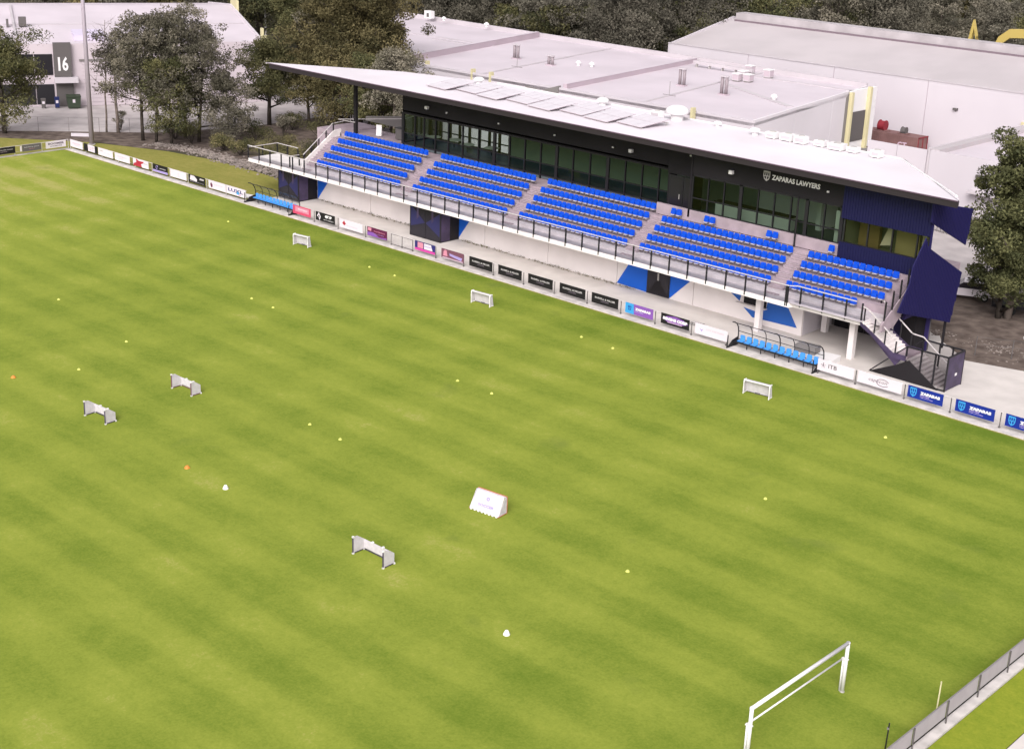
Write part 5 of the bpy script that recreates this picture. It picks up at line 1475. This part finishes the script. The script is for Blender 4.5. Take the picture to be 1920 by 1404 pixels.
MB().tube([(0, -.9, .35), (0, -.75, .35)], .35, 12).tube([(0, .75, .35), (0, .9, .35)], .35, 12).build('wheel', MT['tyre'], TK)
lf = empty('lattice_fence', (20.5, 45.8, 0), R(-8), None, 'pale barred fence seen through the gap between the navy screens', 'fence')
for k in range(22):
    MB().box(k * .4, -.03, 0, k * .4 + .08, .03, 1.9).build('bar', MT['mgrey'], lf)
MB().box(0, -.04, 1.8, 8.9, .04, 1.95).box(0, -.04, .1, 8.9, .04, .2).build('rail', MT['mgrey'], lf)
rf_ = empty('rear_fence', (44.5, 12.6, 0), R(28), None, 'thin dark wire fence on the mulch bank behind the stair cage', 'fence')
for k in range(9):
    MB().tube([(k * 2.6, 0, 0), (k * 2.6, 0, 1.5)], .035, 5).build('post', MT['dgrey'], rf_)
MB().tube([(0, 0, .9), (20.8, 0, .9)], .012, 4).tube([(0, 0, 1.45), (20.8, 0, 1.45)], .012, 4).build('wire', MT['dgrey'], rf_)
MB().box(0, 0, 0, 1, 1, 1)
sl_ = MB().prism([(40.0, 12.2), (41.4, 13.4), (40.6, 14.6), (38.9, 13.4)], 2, .004, .09).build('paving_slab', MT['apron'])
tag(sl_, 'pale loose paving slab on the mulch behind the cage', 'paving slab')
kb = MB().bar((45.2, 19.3, .06), (62, 30, .06), .35, .14).build('kerb', MT['kerb']); tag(kb, kind='structure')
for (x, y, w, d_, lab) in ((26.0, 2.6, 1.5, .9, 'grey drain cover on the paving left of the near dugout'), (36.4, 2.3, 1.6, 1.0, 'brown plant box on the paving behind the near dugout')):
    r = empty('drain_cover' if w < 1.55 else 'plant_box', (x, y, 0.005), R(8), None, lab, 'drain cover' if w < 1.55 else 'plant box')
    if w < 1.55:
        MB().box(-w / 2, -d_ / 2, 0, w / 2, d_ / 2, .03).build('frame', MT['mgrey'], r)
        for k in range(6): MB().box(-w / 2 + .1 + k * .23, -d_ / 2 + .08, .03, -w / 2 + .2 + k * .23, d_ / 2 - .08, .045).build('slat', MT['grey'], r)
    else:
        MB().box(-1.2, -.5, 0, 2.2, 1.1, .42).build('plinth', MT['white'], r)
        MB().box(-.9, -.2, .42, .7, .8, .95).build('box', MT['mgrey'], r)
fl = empty('floor_mat', (57.5, 3.8, .006), 0, None, 'grey mat on the paving at the extreme right edge', 'mat')
MB().box(-3.2, -1.2, 0, 2.2, 1.4, .03).build('sheet', MT['mgrey'], fl)
wb = empty('lawn_board', (-29.3, 1.6, 0.0), R(15), None, 'white board lying on the lawn behind the far dugout', 'board')
MB().box(-1.1, -.6, .02, 1.1, .6, .08).build('panel', MT['white'], wb)
st_ = empty('yard_sign', (-66.5, 5.0, 0.0), R(45), None, 'low white marker slab on the mulch behind the far corner', 'slab')
MB().box(-1.3, -.15, 0, 1.3, .15, .35).build('panel', MT['whwall'], st_)

# weeds along the foot of the stand wall
rg = random.Random(5); cl = []
x = -23.8
while x < 17.5:
    if not (-8.2 < x < -3.6) and rg.random() < .75:
        cl.append((x, WY - .22 + rg.uniform(-.1, .12), .06, rg.uniform(.12, .26), 26))
    x += .22
o = link('weeds', leaf_mesh(cl, 3, 'bush', .07)); tag(o, 'scruffy weeds along the foot of the white stand wall', 'weeds', kind='stuff')

# ------------------------------------------------------------------ rock strip
rg = random.Random(11)
verts_rock = []
for v in range(5):
    mbr = MB()
    pr = [(.9, 0), (1.0, .25), (.7, .55), (.25, .72)]
    mbr.lathe([(r_ * rg.uniform(.85, 1.1), z_) for r_, z_ in pr], (0, 0, -.1), 7)
    mbr.v = [(a + rg.uniform(-.14, .14), b + rg.uniform(-.14, .14), c + rg.uniform(-.08, .08)) for a, b, c in mbr.v]
    verts_rock.append(mbr)
ctr = [(-58, 9.2), (-52, 10.8), (-46, 10.6), (-40, 10.6), (-34, 10.8), (-28.6, 9.6)]
mb_all = MB()
for k in range(1500):
    t = rg.random() * (len(ctr) - 1); i = int(t); f = t - i
    cx = ctr[i][0] * (1 - f) + ctr[i + 1][0] * f + rg.uniform(-.3, .3)
    cy = ctr[i][1] * (1 - f) + ctr[i + 1][1] * f + rg.gauss(0, .75)
    s = rg.uniform(.06, .20); src = verts_rock[rg.randrange(5)]; a = rg.uniform(0, 6.28); ca, sa = math.cos(a) * s, math.sin(a) * s
    b = len(mb_all.v); mb_all.v += [(cx + p[0] * ca - p[1] * sa, cy + p[0] * sa + p[1] * ca, p[2] * s) for p in src.v]
    mb_all.f += [tuple(q + b for q in f_) for f_ in src.f]; mb_all.m += src.m
o = mb_all.build('rocks', MT['stone']); tag(o, 'band of pale rocks between the lawn and the bushes', 'rocks', kind='stuff')
mb_all = MB()
for k in range(260):
    cx = 46 + rg.gauss(0, 2.4); cy = 15.3 + rg.gauss(0, 1.2)
    if rg.random() < .5: cx, cy = 39.6 + rg.gauss(0, .9), 15.0 + rg.gauss(0, .7)
    s = rg.uniform(.04, .10); src = verts_rock[rg.randrange(5)]
    b = len(mb_all.v); mb_all.v += [(cx + p[0] * s, cy + p[1] * s, p[2] * s) for p in src.v]
    mb_all.f += [tuple(q + b for q in f_) for f_ in src.f]; mb_all.m += src.m
o = mb_all.build('rubble', MT['stone']); tag(o, 'scattered pale rubble on the mulch behind the stair cage', 'rubble', kind='stuff')

# ------------------------------------------------------------------ trees near
tree('gum_tree', 'broad dark gum tree at the left edge in front of the numbered unit', (-73.5, -1.2, 0), 12.0, 5.2, 'dark', 21, .3, 14, .15, leaves=15000, size=.22, lmat='dkleaf')
tree('gum_tree', 'slender leaning gum tree left of the big clump', (-66.0, 9.6, 0), 11.5, 3.4, 'gum', 22, .22, 8, .5, lean=(-.6, .3), leaves=3500, size=.2, bark='bark')
tree('gum_tree', 'tall grey gum tree leftmost in the big clump', (-60.2, 9.3, 0), 14.6, 4.8, 'gum', 23, .22, 15, .22, lean=(-.8, .6), leaves=10500, size=.22, cs=.8)
tree('gum_tree', 'tall gum tree with twin trunks in the middle of the clump', (-58.2, 9.8, 0), 15.2, 4.6, 'gum', 24, .20, 15, .25, lean=(.4, .8), leaves=10500, size=.22, cs=.8)
tree('gum_tree', 'dark low gum tree at the front of the clump', (-56.2, 10.6, 0), 9.6, 4.2, 'dark', 25, .2, 14, .12, leaves=9500, size=.2, lmat='dkleaf')
tree('gum_tree', 'wide grey gum tree at the right of the clump', (-55.6, 14.0, 0), 13.0, 5.2, 'gum', 26, .22, 16, .12, lean=(.5, 1.0), leaves=11500, size=.22, cs=.8)
tree('gum_tree', 'rear gum tree rising over the clump', (-59.0, 14.5, 0), 15.6, 4.6, 'gum', 27, .22, 14, .25, leaves=8500, size=.22, cs=.8)
tree('gum_tree', 'small drooping gum tree low at the right edge of the clump', (-53.2, 16.6, 0), 7.6, 3.4, 'gum', 28, .16, 12, .1, leaves=7000, size=.18)
# bare tree
bt = empty('bare_tree', (-67.0, 8.6, 0), 0, None, 'leafless tree with fine branches in front of the white unit', 'tree')
mbt, tips = trunk_and_tips(31, 14.5, .13, 3.4, 22, .35, (.3, .5)); mbt.build('trunk', MT['bark'], bt, True)
tree('round_tree', 'dark rounded tree left of the stand roof tip', (-59.5, 27.5, 0), 10.2, 4.3, 'dark', 33, .3, 14, .2, leaves=15000, size=.2, lmat='dkleaf')
tree('olive_tree', 'huge olive green feathery tree behind the stand roof tip', (-50.8, 35.0, 0), 19.0, 7.9, 'olive', 34, .5, 26, .08, leaves=56000, size=.26, cs=.85)
tree('olive_tree', 'smaller olive tree at the right foot of the huge one', (-43.0, 33.5, 0), 9.5, 3.2, 'olive', 35, .3, 13, .3, leaves=9000, size=.22)
tree('olive_tree', 'olive tree at the left shoulder of the huge one', (-58.5, 40.0, 0), 14.5, 5.2, 'olive', 36, .3, 14, .2, leaves=15000, size=.24)
tree('gum_tree', 'pale trunked gum tree behind the black roof column', (-36.0, 27.5, 0), 11.5, 4.4, 'gum', 37, .26, 11, .4, leaves=8500, size=.22, bark='bark')
tree('gum_tree', 'thin gum tree just left of the glass hall corner', (-31.5, 26.0, 0), 10.0, 3.0, 'gum', 38, .2, 10, .4, leaves=4500, size=.2, bark='bark')
tree('olive_tree', 'low spreading olive tree in front of the huge one', (-46.5, 29.5, 0), 10.5, 5.0, 'olive', 39, .28, 15, .1, leaves=16000, size=.22)
tree('gum_tree', 'dark gum between the low olive tree and the ramp', (-39.5, 28.5, 0), 10.5, 4.2, 'dark', 40, .25, 13, .1, leaves=12000, size=.2, lmat='dkleaf')
tree('gum_tree', 'mid sized dark tree between the round tree and huge olive tree', (-55.3, 30.5, 0), 9.5, 4.0, 'dark', 44, .22, 14, .25, leaves=12000, size=.2, lmat='olive')
# right-hand gum
tree('gum_tree', 'big gum tree with pale forked trunk at the right edge', (41.9, 23.4, 0), 13.8, 4.6, 'dark', 41, .36, 20, .3, lean=(.8, .4), leaves=40000, size=.22, bark='bark', lmat='rleaf')
tree('gum_tree', 'second dark gum tree cut by the right edge', (43.2, 28.2, 0), 11.0, 4.4, 'dark', 42, .3, 17, .08, leaves=26000, size=.2, lmat='rleaf')
tree('gum_tree', 'low dark gum behind the wire fence at the right edge', (41.4, 22.8, 0), 8.0, 3.2, 'dark', 43, .25, 15, .06, leaves=17000, size=.18, lmat='rleaf')
# shrubs
SH = [(-58.5, 12.6, 2.6, 2.4, 'dkleaf', 'dark shrub under the middle of the gum clump'), (-55.0, 12.6, 2.8, 2.4, 'dkleaf', 'dark shrub under the right of the gum clump'), (-51.5, 14.6, 2.6, 2.6, 'gumleaf', 'grey shrub filling the right foot of the gum clump'), (-55.0, 27.5, 2.2, 2.0, 'dkleaf', 'dark shrub right of the round tree trunk'), (-47.5, 26.0, 2.6, 2.6, 'dkleaf', 'dark shrub below the low olive tree'), (-43.0, 24.5, 2.8, 2.6, 'gumleaf', 'grey shrub below the low olive tree'), (-38.2, 23.5, 3.2, 2.6, 'dkleaf', 'dark shrub below the dark gum by the ramp'), (-67.0, 10.6, 2.6, 1.0, 'gumleaf', 'grey shrub at the foot of the slender leaning tree'), (-74.5, -1.8, 2.0, 2.2, 'gumleaf', 'pale shrub under the tree at the left edge'), (-49.5, 13.4, 2.0, 2.0, 'bush', 'leftmost tawny bush above the rocks'), (-46.4, 13.2, 1.9, 2.0, 'bush', 'second tawny bush above the rocks'),
      (-43.2, 13.6, 2.3, 2.2, 'bush', 'middle tawny bush above the rocks'), (-39.8, 13.4, 2.2, 2.1, 'bush', 'fourth tawny bush above the rocks'), (-36.4, 13.8, 2.5, 2.2, 'bush', 'fifth tawny bush behind the deck corner'), (-33.0, 13.4, 2.4, 2.0, 'bush', 'sixth tawny bush behind the deck rails'),
      (-29.8, 13.8, 2.6, 2.0, 'bush', 'last tawny bush beside the terrace rail'), (-44.5, 17.5, 2.4, 2.4, 'bush', 'rear bush in the tawny thicket at the left'), (-38.5, 18.0, 2.6, 2.4, 'dkleaf', 'dark rear bush in the tawny thicket'), (-52.4, 24.2, 2.6, 1.6, 'gumleaf', 'pale shrub right of the dark rounded tree'),
      (-52.0, 19.5, 2.4, 2.6, 'dkleaf', 'dark shrub between the gum clump and rounded tree'), (-33.0, 19.0, 3.0, 2.4, 'dkleaf', 'dark shrub behind the terrace end'), (36.0, 34.5, 2.0, 1.8, 'dkleaf', 'dark shrub in the yard beside the right tree'), (47.6, 16.6, 1.3, .7, 'bush', 'small pale shrub on the mulch behind the cage')]
for i, (x, y, h, w, m, lab) in enumerate(SH):
    shrub('shrub', lab, (x, y, 0), h, w, 60 + i, m, 2600 if w > 1.5 else 900, .13)

# woodland behind: shared crowns
protos = []
for k, (hh, spd, m, ln) in enumerate(((13, 4.6, 'bgleaf', (.3, .2)), (15, 5.0, 'bgleaf', (-.4, .3)), (11, 4.8, 'dkleaf', (.2, 0)), (14, 4.2, 'gumleaf', (.5, -.3)), (9, 4.0, 'olive', (0, 0)))):
    mbk, tips = trunk_and_tips(80 + k, hh, .28, spd, 15, .16, ln)
    rgk = random.Random(k); cl = []
    for tp in tips:
        for q in range(3):
            p = tp + Vector((rgk.uniform(-1, 1), rgk.uniform(-1, 1), rgk.uniform(-.6, .5))) * spd * .3
            if rgk.random() > .1: cl.append((p.x, p.y, max(.8, min(p.z, hh)), spd * rgk.uniform(.18, .34), 90))
    protos.append((mbk.mesh(MT['barkd'] if k != 3 else MT['bark'], True), leaf_mesh(cl, 90 + k, m, .30)))
rg = random.Random(3)
spots = []
def row(xa, ya, xb, yb, n, j=2.5):
    for i in range(n):
        t = (i + .5) / n
        spots.append((xa + (xb - xa) * t + rg.uniform(-j, j), ya + (yb - ya) * t + rg.uniform(-j, j)))
row(-150, 45, -118, 74, 6); row(-112, 70, -90, 82, 5); row(-95, 80, -40, 80, 11); row(-100, 90, -44, 90, 10)
row(-42, 88, -42, 118, 5, 1.5); row(-46, 118, 24, 122, 14); row(-60, 132, 20, 136, 13); row(-190, 50, -110, 98, 12); row(-150, 100, -60, 104, 14)
row(-230, 80, -120, 120, 13); row(-180, 125, -60, 122, 14); row(-120, 150, 20, 156, 15, 4); row(-260, 140, -120, 150, 14, 4); row(-140, 180, 20, 190, 14, 5)
row(-120, 215, 30, 225, 12, 6)
GA = 'trees in the woodland behind the warehouses'
kinds = ['brown green woodland tree', 'tall thin-crowned woodland tree', 'dark green woodland tree', 'grey leaved woodland tree', 'small olive woodland tree']
for (x, y) in spots:
    if -26 < x < 6 and 112 < y < 140: continue        # clearing where the diggers stand
    k = rg.choice((0, 0, 1, 1, 2, 2, 3, 4))
    dv_ = Vector((x, y, 8)) - C3
    dz_ = dv_.dot(fw); px_ = 960 + FPX * dv_.dot(rt) / dz_; py_ = 702 - FPX * dv_.dot(up) / dz_
    if px_ < -60 or px_ > 1990 or py_ < -120: continue        # wholly outside the photograph
    place = ('left of the unit building roof' if px_ < 250 else 'behind the unit building' if px_ < 460 else 'between the unit building and huge olive tree' if px_ < 620 else 'behind the left part of the long warehouse' if px_ < 900 else 'behind the right part of the long warehouse' if px_ < 1230 else 'behind the gabled shed ridge, left half' if px_ < 1600 else 'behind the gabled shed ridge, right half')
    r = empty('woodland_tree', (x, y, 0), rg.uniform(0, 6.28), None, kinds[k] + ' ' + place, 'tree', GA)
    s = rg.uniform(.85, 1.2); r.scale = (s, s, s * rg.uniform(.9, 1.15))
    link('trunk', protos[k][0], r); link('crown', protos[k][1], r)
ug = []
rg = random.Random(9)
for k in range(420):
    x = rg.uniform(-190, 30); y = rg.uniform(84, 230)
    if x > -48 and y < 113: continue
    ug.append((x, y, rg.uniform(.2, 1.2), rg.uniform(1.2, 2.6), 40))
o = link('undergrowth', leaf_mesh(ug, 17, 'bgleaf', .42)); tag(o, 'scrubby undergrowth on the woodland floor', 'undergrowth', kind='stuff')
